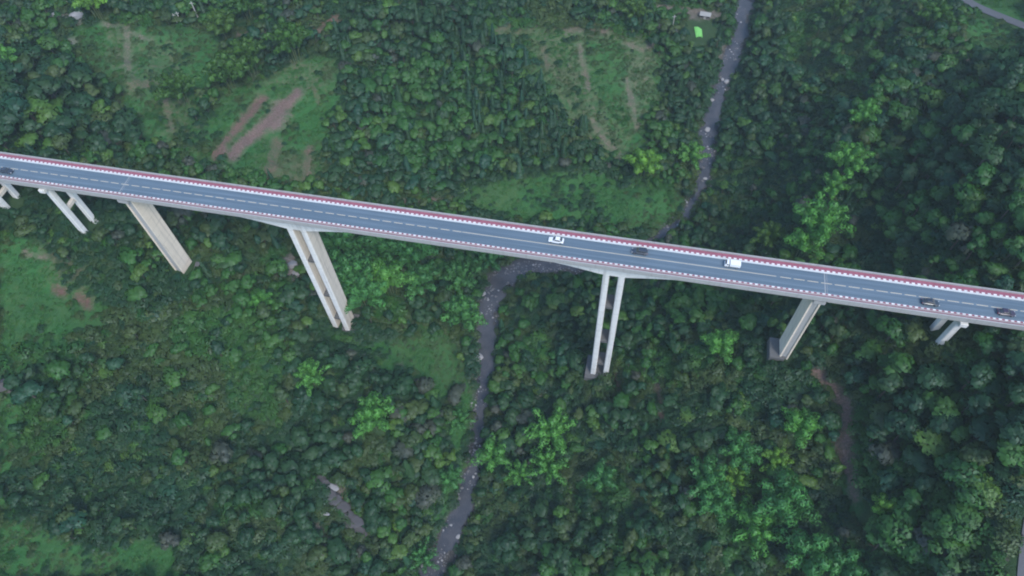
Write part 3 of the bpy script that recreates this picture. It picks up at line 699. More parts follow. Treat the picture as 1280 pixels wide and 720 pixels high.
def crown_cards(rng, R, zc, hz, nl, n, size, low=-.35, jit=.4, up=.35):
    """leaf sprays on many overlapping lobes; returns quads and tints"""
    d = unit(rng.normal(size=(nl, 3))); d[:, 2] = np.abs(d[:, 2])*1.0-.22
    rr = rng.uniform(.30, .92, nl)[:, None]; C = d*rr*np.array([R*rng.uniform(.85, 1.15), R*rng.uniform(.8, 1.1), hz])+np.array([0, 0, zc])
    lr = R*rng.uniform(.27, .52, nl); tl = rng.random(nl)
    k = rng.choice(nl, n*2, p=lr**2/np.sum(lr**2))
    nn = unit(rng.normal(size=(len(k), 3))); nn[:, 2] = np.where(nn[:, 2] < low, -nn[:, 2], nn[:, 2])
    sh = rng.uniform(.72, 1.18, len(k))
    P = C[k]+nn*(lr[k]*sh)[:, None]*np.array([1, 1, .85])
    keep = np.ones(len(k), bool)
    for j in range(nl):
        keep &= ~((np.linalg.norm((P-C[j])/np.array([1, 1, .85]), axis=1) < lr[j]*.72) & (k != j))
    P = P[keep][:n]; k = k[keep][:n]; nn = nn[keep][:n]
    nd = unit(nn+rng.normal(size=nn.shape)*jit)
    s = size*rng.uniform(.6, 1.25, len(P))
    cen = np.array([0, 0, zc-hz*.2]); shade = unit(nn*.6+unit(P-cen)*.45+np.array([[0, 0, up]]))
    return quads(rng, P, nd, s, s*.75, shade), np.clip(tl[k]*.65+rng.random(len(P))*.3, 0, 1)
def trunk_mb(rng, h, r, R):
    mb = MB(); bx, by = rng.normal(size=2)*.12*h*.3
    mb.tube([(0, 0, -.5), (bx*.4, by*.4, h*.45), (bx, by, h)], [r*1.3, r, r*.35], 6)
    for i in range(4):
        a = rng.random()*6.28; z = h*rng.uniform(.45, .75); L = R*rng.uniform(.5, .75)
        mb.tube([(bx*z/h, by*z/h, z), (bx+math.cos(a)*L*.5, by+math.sin(a)*L*.5, z+h*.14), (bx+math.cos(a)*L, by+math.sin(a)*L, z+h*.24)], [r*.5, r*.35, r*.12], 5)
    return mb
TREE_SHAPES = []   # unit: crown radius in m about 2.5
def add_shape(rng, R, h, hz, nl, n, size): 
    Q, t = crown_cards(rng, R, h-hz*.55, hz, nl, n, size)
    TREE_SHAPES.append((Q, t, trunk_mb(rng, h-hz*.4, .16*R/2.2, R)))
rg = np.random.default_rng(21)
for R, h, hz, nl, n, size in ((2.5, 5.6, 2.0, 18, 900, .36), (2.3, 6.4, 2.4, 16, 860, .34), (2.7, 5.0, 1.6, 22, 950, .37), (2.1, 6.8, 2.8, 15, 800, .33), (2.6, 5.6, 2.0, 12, 800, .40), (2.6, 5.4, 2.1, 28, 980, .34)):
    add_shape(rg, R, h, hz, nl, n, size)
def conifer(rng):
    h = 7.5; n = 620; z = h*rng.random(n)**1.25*.92+.5; zz = z/h
    rad = 1.75*(1-zz)**.8+.08; lay = .75+.25*np.sin(z*5.0+rng.random()*6); a = rng.random(n)*6.283
    r = rad*lay*rng.uniform(.55, 1.0, n)
    P = np.c_[np.cos(a)*r, np.sin(a)*r, z]; nn = unit(np.c_[np.cos(a)*.6, np.sin(a)*.6, np.full(n, .8)]+rng.normal(size=(n, 3))*.35)
    s = rng.uniform(.22, .42, n); mb = MB(); mb.tube([(0, 0, -.5), (0, 0, h*.9)], [.16, .03], 6)
    return quads(rng, P, nn, s, s*.6, unit(np.c_[np.cos(a), np.sin(a), np.full(n, .7)])), rng.random(n), mb
CON_SHAPES = [conifer(rg) for _ in range(3)]
def bamboo(rng, npl, Rr, hh, pr):
    Q = []; T = []; mb = MB()
    for i in range(npl):
        a = 6.283*(i*.618 % 1)+rng.normal()*.25; q = math.sqrt((i+.6)/npl); L = Rr*q*rng.uniform(.85, 1.1); h = hh*(1.02-.34*q*q)*rng.uniform(.9, 1.08)
        o = np.array([math.cos(a), math.sin(a), 0]); b0 = o*.7*q+rng.normal(size=3)*.2*np.array([1, 1, 0])
        def path(t): return b0[None]+o[None]*(L*t**2.0)[:, None]+np.array([[0, 0, 1.0]])*(h*(1.32*t-.32*t**4-.12*q*t**6))[:, None]
        n = int(210*pr/1.1)
        t = 1-rng.random(n)**1.25*.62
        rad = pr*np.sqrt(np.clip(1-((t-.80)/.42)**2, .02, 1))*np.where(t > .9, .82, 1)
        dd = unit(rng.normal(size=(n, 3))); dd[:, 2] = np.abs(dd[:, 2])*.9-.2
        P = path(t)+dd*rad[:, None]*rng.uniform(.78, 1.0, n)[:, None]
        nn = unit(dd+o[None]*.25+rng.normal(size=(n, 3))*.4)
        s = rng.uniform(.20, .38, n)
        Q.append(quads(rng, P, nn, s, s*.5, dd)); T.append(np.clip(rng.random()*.5+rng.random(n)*.5, 0, 1))
        pp = path(np.array([0, .25, .5, .75, .95])); pp[0, 2] = -.4
        if i % 2 == 0: mb.tube([tuple(p) for p in pp], [.06, .06, .05, .035, .015], 4)
    return (np.concatenate([q[0] for q in Q]), np.concatenate([q[1] for q in Q])), np.concatenate(T), mb
BAM_SHAPES = [bamboo(rg, 14, 4.3, 8.5, 1.15), bamboo(rg, 17, 4.7, 9.0, 1.05), bamboo(rg, 11, 4.0, 8.0, 1.4), bamboo(rg, 19, 4.6, 8.5, .9)]
def shrub(rng, R, n, size, nl):
    return crown_cards(rng, R, R*.35, R*.5, nl, n, size, -.1, .7, 1.5)
SHR_SHAPES = [shrub(rg, 1.7, 230, .26, 14), shrub(rg, 1.8, 250, .24, 18), shrub(rg, 1.6, 210, .27, 11)]
def tuft(rng, R, n, hgt):
    r = R*np.sqrt(rng.random(n)); a = rng.random(n)*6.283
    P = np.c_[np.cos(a)*r, np.sin(a)*r, hgt*rng.uniform(.2, 1, n)*(1-.5*(r/R)**2)]
    nn = unit(np.c_[np.cos(a)*.5, np.sin(a)*.5, np.ones(n)*.7]+rng.normal(size=(n, 3))*.5); s = rng.uniform(.14, .30, n)
    return quads(rng, P, nn, s*1.3, s*.5, unit(nn+np.array([[0, 0, 1.0]]))), rng.random(n)
TUFTS = [tuft(rg, .9, 46, .45), tuft(rg, 1.1, 52, .35), tuft(rg, .8, 40, .7)]

PALS = {'dark': L_DARK, 'mid': L_MID, 'olive': L_OLIVE, 'blue': L_BLUE, 'light': L_LIGHT, 'grey': L_GREY}
# separate trunk / crown meshes for individuals, joined ones for the mass
CROWN = {}; TRUNK = {}
for k, (Q, t, mb) in enumerate(TREE_SHAPES):
    TRUNK[k] = mb.mesh('trunk', BARK)
    for pn, pm in PALS.items(): CROWN[k, pn] = cards_mesh('crown', Q, [pm], t)
CONCROWN = [cards_mesh('crown', Q, [L_DARK if k < 2 else L_BLUE], t) for k, (Q, t, mb) in enumerate(CON_SHAPES)]
CONTRUNK = [mb.mesh('trunk', BARK) for Q, t, mb in CON_SHAPES]
SHRUB = {(k, pn): cards_mesh('shrub', Q, [pm], t) for k, (Q, t) in enumerate(SHR_SHAPES) for pn, pm in PALS.items()}

def proto_collection(name, meshes):
    c = bpy.data.collections.new(name)
    for i, me in enumerate(meshes):
        o = bpy.data.objects.new('%s_%02d' % (name, i), me); c.objects.link(o)
    return c
def stuff(name, P, rz, sc, pi, coll, label, cat, tilt=None):
    me = bpy.data.meshes.new(name); n = len(P)
    me.vertices.add(n); me.vertices.foreach_set('co', np.asarray(P, np.float32).ravel())
    a = me.attributes.new('rotation', 'FLOAT_VECTOR', 'POINT'); r = np.zeros((n, 3), np.float32); r[:, 2] = rz
    if tilt is not None: r[:, :2] = tilt
    a.data.foreach_set('vector', r.ravel())
    a = me.attributes.new('size', 'FLOAT_VECTOR', 'POINT'); a.data.foreach_set('vector', np.asarray(sc, np.float32).ravel())
    a = me.attributes.new('pick', 'INT', 'POINT'); a.data.foreach_set('value', np.asarray(pi, np.int32))
    me.update(); o = mesh_obj(name, me)
    g = bpy.data.node_groups.new(name, 'GeometryNodeTree')
    g.interface.new_socket('Geometry', in_out='INPUT', socket_type='NodeSocketGeometry'); g.interface.new_socket('Geometry', in_out='OUTPUT', socket_type='NodeSocketGeometry')
    gi = g.nodes.new('NodeGroupInput'); go = g.nodes.new('NodeGroupOutput'); ip = g.nodes.new('GeometryNodeInstanceOnPoints'); ci = g.nodes.new('GeometryNodeCollectionInfo')
    ci.inputs[0].default_value = coll; ci.inputs[1].default_value = True; ci.inputs[2].default_value = True
    def na(nm, ty): q = g.nodes.new('GeometryNodeInputNamedAttribute'); q.data_type = ty; q.inputs[0].default_value = nm; return q.outputs[0]
    L = g.links.new
    L(gi.outputs[0], ip.inputs['Points']); L(ci.outputs[0], ip.inputs['Instance']); ip.inputs['Pick Instance'].default_value = True
    L(na('pick', 'INT'), ip.inputs['Instance Index']); L(na('rotation', 'FLOAT_VECTOR'), ip.inputs['Rotation']); L(na('size', 'FLOAT_VECTOR'), ip.inputs['Scale'])
    L(ip.outputs[0], go.inputs[0])
    md = o.modifiers.new('scatter', 'NODES'); md.node_group = g
    return tag(o, label, cat, kind='stuff')

# ------------------------------------------------------------------ plants: where they stand
BAMBOO = [  # pixel of the clump's crown, width in pixels, shape, palette, label
 (1072, 150, 31, 0, 'b', 'bright green bamboo clump highest on the upper right slope'), (1050, 212, 38, 1, 'b', 'tall bright bamboo in the middle of the upper right slope'), (1034, 238, 30, 0, 'b', 'bright bamboo just below the tall clump on the upper right slope'),
 (1014, 286, 52, 1, 'b', 'broad light green bamboo clump right behind the bridge deck'), (1000, 308, 40, 2, 'b', 'light green bamboo whose foot the right part of the deck hides'),
 (860, 198, 32, 3, 'b', 'bamboo clump on the left bank of the upper stream'), (802, 210, 38, 0, 'l', 'bright lone bamboo at the edge of the flat meadow behind the bridge'),
 (432, 310, 46, 1, 'd', 'bamboo clump right beside the top of the left twin pier'), (478, 314, 48, 0, 'd', 'bamboo clump under the deck, second right of the left twin pier'), (522, 322, 44, 1, 'd', 'bamboo clump under the deck, third right of the left twin pier'),
 (445, 346, 50, 0, 'd', 'large bamboo clump against the right face of the left twin pier'), (488, 350, 54, 2, 'b', 'large bamboo clump in the middle of the grove under the bridge'), (528, 352, 42, 3, 'd', 'bamboo clump at the right edge of the grove under the bridge'), (460, 374, 46, 1, 'd', 'lowest bamboo clump of the grove beside the left twin pier'),
 (576, 352, 40, 3, 'd', 'bamboo clump on the left bank just below the deck'), (580, 398, 44, 0, 'd', 'drooping bamboo clump on the left bank of the stream below the bridge'), (612, 326, 32, 3, 'd', 'small bamboo clump at the bend of the stream under the deck'),
 (333, 380, 28, 0, 'b', 'small bright bamboo left of the left twin pier'), (395, 472, 34, 3, 'b', 'small bright bamboo below the foot of the left twin pier'), (474, 520, 48, 0, 'b', 'bright bamboo clump on the slope left of the lower stream'),
 (897, 432, 38, 2, 'b', 'bright bamboo left of the foot of the right wall pier'), (617, 564, 40, 2, 'b', 'round bright bamboo clump on the right bank of the narrow stream'), (688, 538, 46, 1, 'b', 'upper one of two joined bamboo clumps right of the stream'), (686, 580, 40, 3, 'b', 'lower one of two joined bamboo clumps right of the stream'),
 (650, 590, 28, 3, 'b', 'small bamboo between the round clump and the joined clumps'), (750, 592, 34, 2, 'd', 'deep green bamboo right of the joined clumps'), (993, 532, 44, 2, 'b', 'bright round bamboo left of the red gully'),
 (918, 562, 46, 0, 'd', 'spiky bamboo at the top of the large lower right grove'), (965, 573, 32, 3, 'l', 'small yellow green bamboo above the large lower right grove'), (912, 597, 36, 3, 'l', 'yellow green bamboo inside the large lower right grove'),
 (876, 598, 50, 0, 'd', 'deep green bamboo at the left of the large lower right grove'), (968, 622, 62, 2, 'd', 'largest bamboo in the lower right grove'), (935, 655, 52, 1, 'b', 'bright bamboo at the lower edge of the lower right grove'), (895, 626, 44, 2, 'd', 'deep green bamboo in the middle of the lower right grove'),
 (1000, 686, 60, 2, 'd', 'dark green large-plumed bamboo cut by the bottom edge'), (1046, 700, 44, 2, 'd', 'dark green bamboo right of the one cut by the bottom edge'), (1097, 636, 34, 0, 'l', 'yellow green bamboo at the left edge of the right wood'),
 (532, 692, 32, 3, 'd', 'fan-leaved bamboo on the left bank at the bottom edge'), (563, 597, 32, 0, 'd', 'bamboo on the left bank opposite the round bright clump'), (575, 525, 26, 3, 'd', 'small bamboo on the grassy left bank of the narrow stream'),
 (20, 84, 30, 0, 'b', 'bright bamboo at the upper left edge'), (126, 14, 36, 1, 'l', 'lime green bamboo at the top left beside pale rocks'), (292, 100, 42, 0, 'm', 'bamboo at the left end of the row above the red earth tracks'), (318, 82, 40, 3, 'm', 'bamboo in the middle of the row above the red earth tracks'), (372, 66, 40, 1, 'm', 'bamboo at the right end of the row above the red earth tracks'),
 (232, 118, 40, 3, 'm', 'pale bamboo standing alone in the upper left field'), (285, 40, 36, 0, 'm', 'tall bamboo beside the poles at the top left'), (312, 14, 36, 3, 'm', 'bamboo at the top edge right of the poles'),
 (1040, 20, 30, 3, 'm', 'small bamboo at the top edge right of the stream'), (1160, 26, 34, 1, 'm', 'bamboo on the crest below the far road'), (955, 300, 34, 3, 'm', 'bamboo just left of the broad clump behind the deck'), (790, 20, 30, 3, 'm', 'bamboo at the top edge left of the hut')]
BMESH = {}
for k, (Q, t, mb) in enumerate(BAM_SHAPES):
    for pn, pm in (('b', L_BAMBOO), ('d', L_BAMBOOD), ('l', L_LIME), ('m', L_LIGHT)): BMESH[k, pn] = cards_mesh('foliage', Q, [pm], t)
    BMESH[k] = mb.mesh('culms', CULM)
bam_xy = []
for i, (px_, py_, wd, k, pn, lab) in enumerate(BAMBOO):
    g = ground_at((px_, py_+wd*.30)); s_ = F/np.dot(g-CAM, ROT[:, 2]); dia = wd/s_
    sc_ = float(np.clip(dia/7.2, .55, 2.1))
    z = float(H(g[0], g[1])); r = empty('bamboo_clump', (g[0], g[1], z), random.random()*6.28, sc_)
    tag(r, lab, 'bamboo', 'bamboo clumps in the valley'); r.scale = (sc_, sc_, sc_*random.uniform(.85, 1.1))
    mesh_obj('culms', BMESH[k], r); mesh_obj('foliage', BMESH[k, pn], r)
    bam_xy.append((g[0], g[1], 3.4*sc_))
bam_xy = np.array(bam_xy)

# regions: polygon (None = everywhere else), spacing, crown radius range, palette weights (dark, mid, olive, blue), conifer share, where it is
REG = [
 ([(1072, 415), (1290, 405), (1290, 730), (1085, 730), (1078, 610)], 4.2, (2.6, 4.2), (.35, .45, .15, .05), 0, 'in the dense right wood below the bridge'),
 ([(0, 60), (70, 60), (110, 100), (160, 150), (205, 205), (0, 195)], 4.4, (2.4, 4.6), (.60, .10, .22, .08), 0, 'in the dark wood at the upper left'),
 ([(545, 30), (735, 50), (770, 190), (700, 205), (600, 190)], 3.6, (1.7, 2.8), (.78, .08, .06, .08), .33, 'among the pines behind the bridge'),
 ([(415, 0), (600, 0), (640, 200), (790, 220), (540, 250), (430, 205), (410, 110)], 3.6, (1.8, 3.3), (.70, .10, .08, .12), .06, 'in the wood behind the left half of the bridge'),
 ([(1110, 80), (1290, 90), (1290, 345), (1100, 325)], 4.2, (2.2, 4.2), (.35, .35, .10, .20), 0, 'on the upper right slope'),
 ([(900, 0), (1110, 0), (1110, 325), (880, 300)], 3.4, (1.4, 3.2), (.20, .58, .10, .12), .03, 'on the slope right of the upper stream'),
 ([(625, 340), (960, 390), (900, 480), (760, 500), (650, 480)], 3.0, (1.2, 2.8), (.30, .50, .15, .05), 0, 'round the right twin pier'),
 ([(620, 480), (1080, 460), (1080, 730), (590, 730)], 3.2, (1.2, 3.0), (.30, .35, .30, .05), .02, 'on the lower slope right of the stream'),
 ([(0, 240), (600, 320), (600, 420), (560, 730), (0, 730)], 3.4, (1.4, 3.3), (.50, .15, .30, .05), .02, 'on the lower left slope'),
 (None, 3.0, (1.2, 2.6), (.4, .3, .2, .1), .03, 'on the upper left slope'),
]
PIERS = [(-164.9, 5), (-141.2, 5), (-114.0, 6), (-62.3, 6.5), (29.25, 6.5), (80.6, 6), (115.5, 5)]
def scatter(step, seed, x0=-340, x1=340, y0=-20, y1=425):
    r = np.random.default_rng(seed); X, Y = np.meshgrid(np.arange(x0, x1, step), np.arange(y0, y1, step))
    X = (X+r.uniform(-.5, .5, X.shape)*step*.95).ravel(); Y = (Y+r.uniform(-.5, .5, Y.shape)*step*.95).ravel()
    Z = H(X, Y); px, py, s = project(np.c_[X, Y, Z])
    k = (px > -240) & (px < 1520) & (py > -110) & (py < 930)
    return X[k], Y[k], Z[k], px[k], py[k], s[k]
def clear(X, Y, px, py, pad_stream=1.0, dirt_lim=.42, bam=1.0):
    d, sz, sw = stream_at(X, Y); ok = d > sw+pad_stream
    lx, ly = blocal(X, Y)
    for bx, r in PIERS: rk = r if bam == 1.0 else r*.72; ok &= ~((np.abs(lx-bx) < rk) & (ly < rk) & (ly > -rk-(8 if bam == 1.0 else 0)))
    dv, _ = dirt_at(px, py); ok &= dv < dirt_lim
    for rd in (ROAD_TR, ROAD_BR):
        dd, _ = polydist(X, Y, rd); ok &= dd > (9 if bam == 1.0 else 4.2)
    if bam > 0:
        for bx, by, r in bam_xy: ok &= np.hypot(X-bx, Y-by) > r*bam
    d, _ = polydist(px, py, [(400, 612), (430, 640), (448, 676)]); ok &= ~((d < 17) & (bam == 1.0))
    ok &= np.hypot(px-874, (py-42)*.9) > 22; d, _ = polydist(px, py, [(1030, 480), (1062, 520), (1068, 640)]); ok &= ~((d < 20) & (bam == 1.0))
    return ok
trees = []      # x, y, z, radius, tree height factor, palette, conifer, region, pxsize
rgt = np.random.default_rng(77)
done = []
for ri, (poly, step, (r0, r1), pal, con, where) in enumerate(REG):
    X, Y, Z, px, py, s = scatter(step, 100+ri)
    m_ = inpoly(px, py, poly) if poly else np.ones(px.shape, bool)
    for q in done: m_ &= ~inpoly(px, py, q)
    if poly: done.append(poly)
    jx = (fbm(X, Y, 9)-.5)*38+rgt.normal(size=len(X))*4
    m_ &= ~(rough_at(px+jx, py) & (rgt.random(len(X)) < .85))
    m_ &= ~meadow_at(px+jx, py) & clear(X, Y, px, py, .8)
    if ri in (6, 7, 8, 5): m_ &= rgt.random(len(X)) < np.clip((fbm(X+300, Y+100, 24)-(.37 if ri == 8 else .40))*5.5, .12, .95)
    else: m_ &= fbm(X+300, Y+100, 14) > .30
    X, Y, Z, px, py, s = (a[m_] for a in (X, Y, Z, px, py, s))
    n = len(X); lf = vnoise(X+70, Y, 22)
    rad = r0+(r1-r0)*np.clip(rgt.random(n)**2.2*.85+lf*.35, 0, 1.15)
    pal = tuple(pal)+(.10, .07); pk = rgt.choice(6, n, p=np.array(pal)/sum(pal)); cn = rgt.random(n) < con
    tone = vnoise(X-40, Y+90, 30); pk = np.where((tone > .62) & (rgt.random(n) < .7), 1, np.where((tone < .38) & (rgt.random(n) < .7), 0, pk))
    lx, ly = blocal(X, Y)
    for i in range(n):
        rr = rad[i]; hmax = 99
        if abs(ly[i]) < 9: hmax = DECK-2.6-Z[i]
        hf = (rr/2.5)**.85*rgt.uniform(.8, 1.3)
        if hf*6.2 > hmax-1: hf = (hmax-1)/6.2; rr = min(rr, hf*2.5)
        if hf < .25: continue
        trees.append((X[i], Y[i], Z[i], rr, hf, pk[i], bool(cn[i]), ri, 2*rr*s[i], px[i], py[i]))
PN = ['dark', 'mid', 'olive', 'blue', 'light', 'grey']
LANDMARK = [(232, 342, 'the left wall pier foot'), (430, 418, 'the left twin pier foot'), (742, 476, 'the right twin pier foot'), (966, 450, 'the right wall pier foot'), (1178, 428, 'the right column pier'), (95, 284, 'the left column pier'),
 (1062, 545, 'the red gully'), (1097, 636, 'the yellow green right bamboo'), (1272, 690, 'the road at the lower right'), (425, 635, 'the rocky scar'), (333, 380, 'the small bamboo by the twin pier'), (474, 520, 'the bamboo on the left slope'),
 (90, 372, 'the red soil in the left meadow'), (10, 488, 'the dark roofed hut'), (993, 532, 'the round bamboo by the gully'), (940, 630, 'the big lower right bamboo grove'), (688, 555, 'the joined bamboo clumps'), (1042, 225, 'the upper right bamboo'), (1012, 290, 'the broad bamboo behind the deck'), (1072, 150, 'the highest bamboo on the right'),
 (330, 150, 'the red earth tracks'), (160, 60, 'the upper left field'), (20, 84, 'the bright bamboo at the left edge'), (85, 20, 'the top left rocks'), (740, 110, 'the hill field'), (880, 30, 'the pale roofed hut'), (1240, 18, 'the curved far road'), (802, 210, 'the lone meadow bamboo'), (897, 432, 'the bamboo left of the right wall pier'), (270, 255, 'the deck between the left piers'), (1270, 385, 'the right end of the deck'), (1180, 560, 'the middle of the right wood'), (60, 160, 'the middle of the upper left wood'), (480, 130, 'the wood behind the left deck'), (150, 560, 'the middle of the lower left slope'), (1200, 220, 'the middle of the upper right slope'), (620, 150, 'the pines behind the bridge'), (860, 330, 'the deck between the right piers')]
def beside(x, y):
    d, lx_, ly_, nm = min((math.hypot(x-a, y-b), a, b, c) for a, b, c in LANDMARK)
    dx, dy = x-lx_, y-ly_
    far_ = 'close ' if d < 28 else ('' if d < 75 else 'well ')
    w_ = ('right of' if dx > 0 else 'left of') if abs(dx) > 1.9*abs(dy) else (('below' if dy > 0 else 'above') if abs(dy) > 1.9*abs(dx) else ('lower' if dy > 0 else 'upper')+(' right of' if dx > 0 else ' left of'))
    return far_+w_+' '+nm
CW = {'dark': 'dark green', 'mid': 'mid green', 'olive': 'olive green', 'blue': 'bluish green', 'light': 'light green', 'grey': 'greyish green'}
inframe = [t for t in trees if 6 < t[9] < 1274 and 6 < t[10] < 716]
def visible(t):      # not under the deck as the camera sees it
    top = np.array([[t[0], t[1], t[2]+5*t[4]]]); u, v, _ = project(top); r = ray((u[0], v[0])); p = CAM+(DECK-CAMZ)/r[2]*r
    lx, ly = blocal(p[0], p[1]); return not (-5.6 < ly < 5.6)
inframe = [t for t in inframe if visible(t)]
conif = sorted([t for t in inframe if t[6]], key=lambda t: -t[8])[:150]
broad = sorted([t for t in inframe if not t[6]], key=lambda t: -t[8])[:300]
single = set(id(t) for t in conif) | set(id(t) for t in broad)
LAB = []
for t in broad:
    X, Y, Z, rr, hf, pk, cn, ri, ps, _, _ = t
    k = random.randrange(len(TREE_SHAPES)); pn = PN[pk]; sx = rr/2.45
    e = empty('broadleaf_tree', (X, Y, Z-.1), random.random()*6.28); e.scale = (sx, sx*random.uniform(.75, 1.25), hf)
    big = 'very large' if rr > 3.6 else ('large' if rr > 3.0 else ('middling' if rr > 2.5 else 'small'))
    tag(e, '%s %s tree %s' % (big, CW[pn], beside(t[9], t[10])), 'tree', 'broadleaf trees on the valley slopes'); LAB.append((e, t[9], t[10]))
    mesh_obj('trunk', TRUNK[k], e); mesh_obj('crown', CROWN[k, pn], e)
for t in conif:
    X, Y, Z, rr, hf, pk, cn, ri, ps, _, _ = t
    k = random.randrange(3); sx = rr/1.9
    e = empty('conifer_tree', (X, Y, Z-.1), random.random()*6.28); e.scale = (sx, sx, hf*1.3)
    tag(e, '%s pointed %s conifer %s' % ('tall' if hf > .85 else 'short', 'bluish' if k == 2 else 'dark', beside(t[9], t[10])), 'tree', 'conifer trees behind the bridge'); LAB.append((e, t[9], t[10]))
    mesh_obj('trunk', CONTRUNK[k], e); mesh_obj('crown', CONCROWN[k], e)
# the rest of the wood, one mass
rest = [t for t in trees if id(t) not in single]
joined = []
for k, (Q, t, mb) in enumerate(TREE_SHAPES):
    for pn in PN: joined.append(cards_mesh('tree_mass', Q, [PALS[pn], BARK], t, extra=(mb.v, mb.f)))
for k, (Q, t, mb) in enumerate(CON_SHAPES): joined.append(cards_mesh('tree_mass', Q, [L_DARK if k < 2 else L_BLUE, BARK], t, extra=(mb.v, mb.f)))
PC = proto_collection('wood_proto', joined)
P = []; SCL = []; PI = []
for X, Y, Z, rr, hf, pk, cn, ri, ps, _, _ in rest:
    P.append((X, Y, Z-.15))
    if cn: SCL.append((rr/1.9, rr/1.9, hf*1.3)); PI.append(36+random.randrange(3))
    else: SCL.append((rr/2.45, rr/2.45*random.uniform(.7, 1.4), hf)); PI.append(random.randrange(6)*6+pk)
stuff('forest', P, RNG.random(len(P))*6.28, SCL, PI, PC, 'mass of smaller trees covering the valley slopes', 'forest')
# shrubs: the largest ones singly, the rest as undergrowth
X, Y, Z, px, py, s = scatter(1.4, 900)
mead = meadow_at(px+(fbm(X, Y, 9)-.5)*50+RNG.normal(size=len(X))*4, py)
cl = clear(X, Y, px, py, -.1, .5, .45)
keep = cl & (RNG.random(len(X)) < np.where(mead, .05+.26*(fbm(X+20, Y, 12) > .57), .92))
X, Y, Z, px, py, s, mead = (a[keep] for a in (X, Y, Z, px, py, s, mead))
ssz = (.5+.95*RNG.random(len(X))**1.6)*np.where(mead, .65, 1)*(.75+.6*vnoise(X+33, Y-8, 16)); tone = vnoise(X+5, Y+9, 18)
pk = np.where(tone < .45, 0, np.where(tone > .68, 1, 2)); u = RNG.random(len(X))
for q in (REG[1][0], REG[2][0], REG[3][0]): pk = np.where(inpoly(px, py, q) & (RNG.random(len(X)) < .75), 0, pk)
pk = np.where(u < .22, RNG.integers(0, 5, len(X)), pk)
lx, ly = blocal(X, Y)
hid = (np.abs(ly) < 5) & (Z > 74); k_ = ~hid
X, Y, Z, px, py, s, ssz, pk, mead = (a[k_] for a in (X, Y, Z, px, py, s, ssz, pk, mead))
# singled-out shrubs: those standing in the open
openness = mead & (px > 8) & (px < 1272) & (py > 8) & (py < 712)
ordr = np.argsort(-(ssz*s*openness))[:260]; sel = np.zeros(len(X), bool); sel[ordr] = openness[ordr]
def meadow_name(x, y):
    if y > 640 and x < 260: return 'in the bottom left meadow'
    if x < 160 and y > 280: return 'in the left meadow below the bridge'
    if x < 440 and y < 240: return 'in the upper left fields'
    if x > 1180 and y < 90: return 'on the far meadow below the curved road'
    if y < 212 and 590 < x < 840: return 'on the bare hill field at the top'
    if y < 300 and 530 < x < 870: return 'in the flat meadow behind the bridge'
    if x > 1000: return 'beside the red gully'
    return 'on the grassy left bank of the stream'
for i in np.where(sel)[0]:
    o = mesh_obj('shrub', SHRUB[random.randrange(3), PN[pk[i]]], None, (X[i], Y[i], Z[i]-.12)); o.rotation_euler = (0, 0, random.random()*6.28); o.scale = (ssz[i]*1.2,)*3
    wn = meadow_name(px[i], py[i])
    tag(o, '%s %s shrub %s' % ('low' if ssz[i] < .75 else 'bushy', CW[PN[pk[i]]], beside(px[i], py[i])), 'shrub', 'shrubs in the clearings'); LAB.append((o, px[i], py[i]))
ORD = ['leftmost', 'second from left', 'third from left', 'fourth from left', 'fifth from left', 'sixth from left', 'seventh from left', 'eighth from left', 'ninth from left', 'tenth from left']
def order_labels(items):             # look-alikes in the same spot are told apart by their order
  byl = {}
  for q in items: byl.setdefault(q[0]['label'], []).append(q)
  for lab, qs in byl.items():
    if len(qs) < 2: continue
    for j, q in enumerate(sorted(qs, key=lambda q: q[1])):
        if j >= 9 and j < len(qs)-1: continue
        od = 'rightmost' if j == len(qs)-1 else ORD[j]
        l2 = lab+', '+od
        if len(l2.split()) > 16: l2 = l2.replace(' well ', ' ').replace(' close ', ' ')
        if len(l2.split()) <= 16: q[0]['label'] = l2
order_labels(LAB)
r_ = ~sel
SP = proto_collection('undergrowth_proto', [SHRUB[k, pn] for k in range(3) for pn in PN])
n = int(r_.sum())
stuff('undergrowth', np.c_[X[r_], Y[r_], Z[r_]-.15], RNG.random(n)*6.28, np.c_[ssz[r_]*RNG.uniform(.8, 1.4, n), ssz[r_]*RNG.uniform(.8, 1.4, n), ssz[r_]*RNG.uniform(.5, 1.5, n)], RNG.integers(0, 3, n)*6+pk[r_], SP, 'low bushes and creepers between the trees', 'undergrowth')
# meadow grass
X, Y, Z, px, py, s = scatter(1.15, 901)
m_ = meadow_at(px+(fbm(X, Y, 9)-.5)*24, py) & clear(X, Y, px, py, .3, .45, 0) & (RNG.random(len(X)) < .35+.6*(fbm(X, Y+60, 6) > .45))
X, Y, Z = X[m_], Y[m_], Z[m_]; n = len(X)
TM = [cards_mesh('tuft', Q, [L_GRASS], t) for Q, t in TUFTS]+[cards_mesh('tuft', Q, [L_OLIVE], t) for Q, t in TUFTS]
sc_ = RNG.uniform(.5, 1.15, n)
stuff('grass', np.c_[X, Y, Z-.03], RNG.random(n)*6.28, np.c_[sc_, sc_, sc_*RNG.uniform(.6, 1.2, n)], np.where(fbm(X, Y, 16) > .55, 3, 0)+RNG.integers(0, 3, n), proto_collection('grass_proto', TM), 'tufted meadow grass in the open clearings', 'grass')

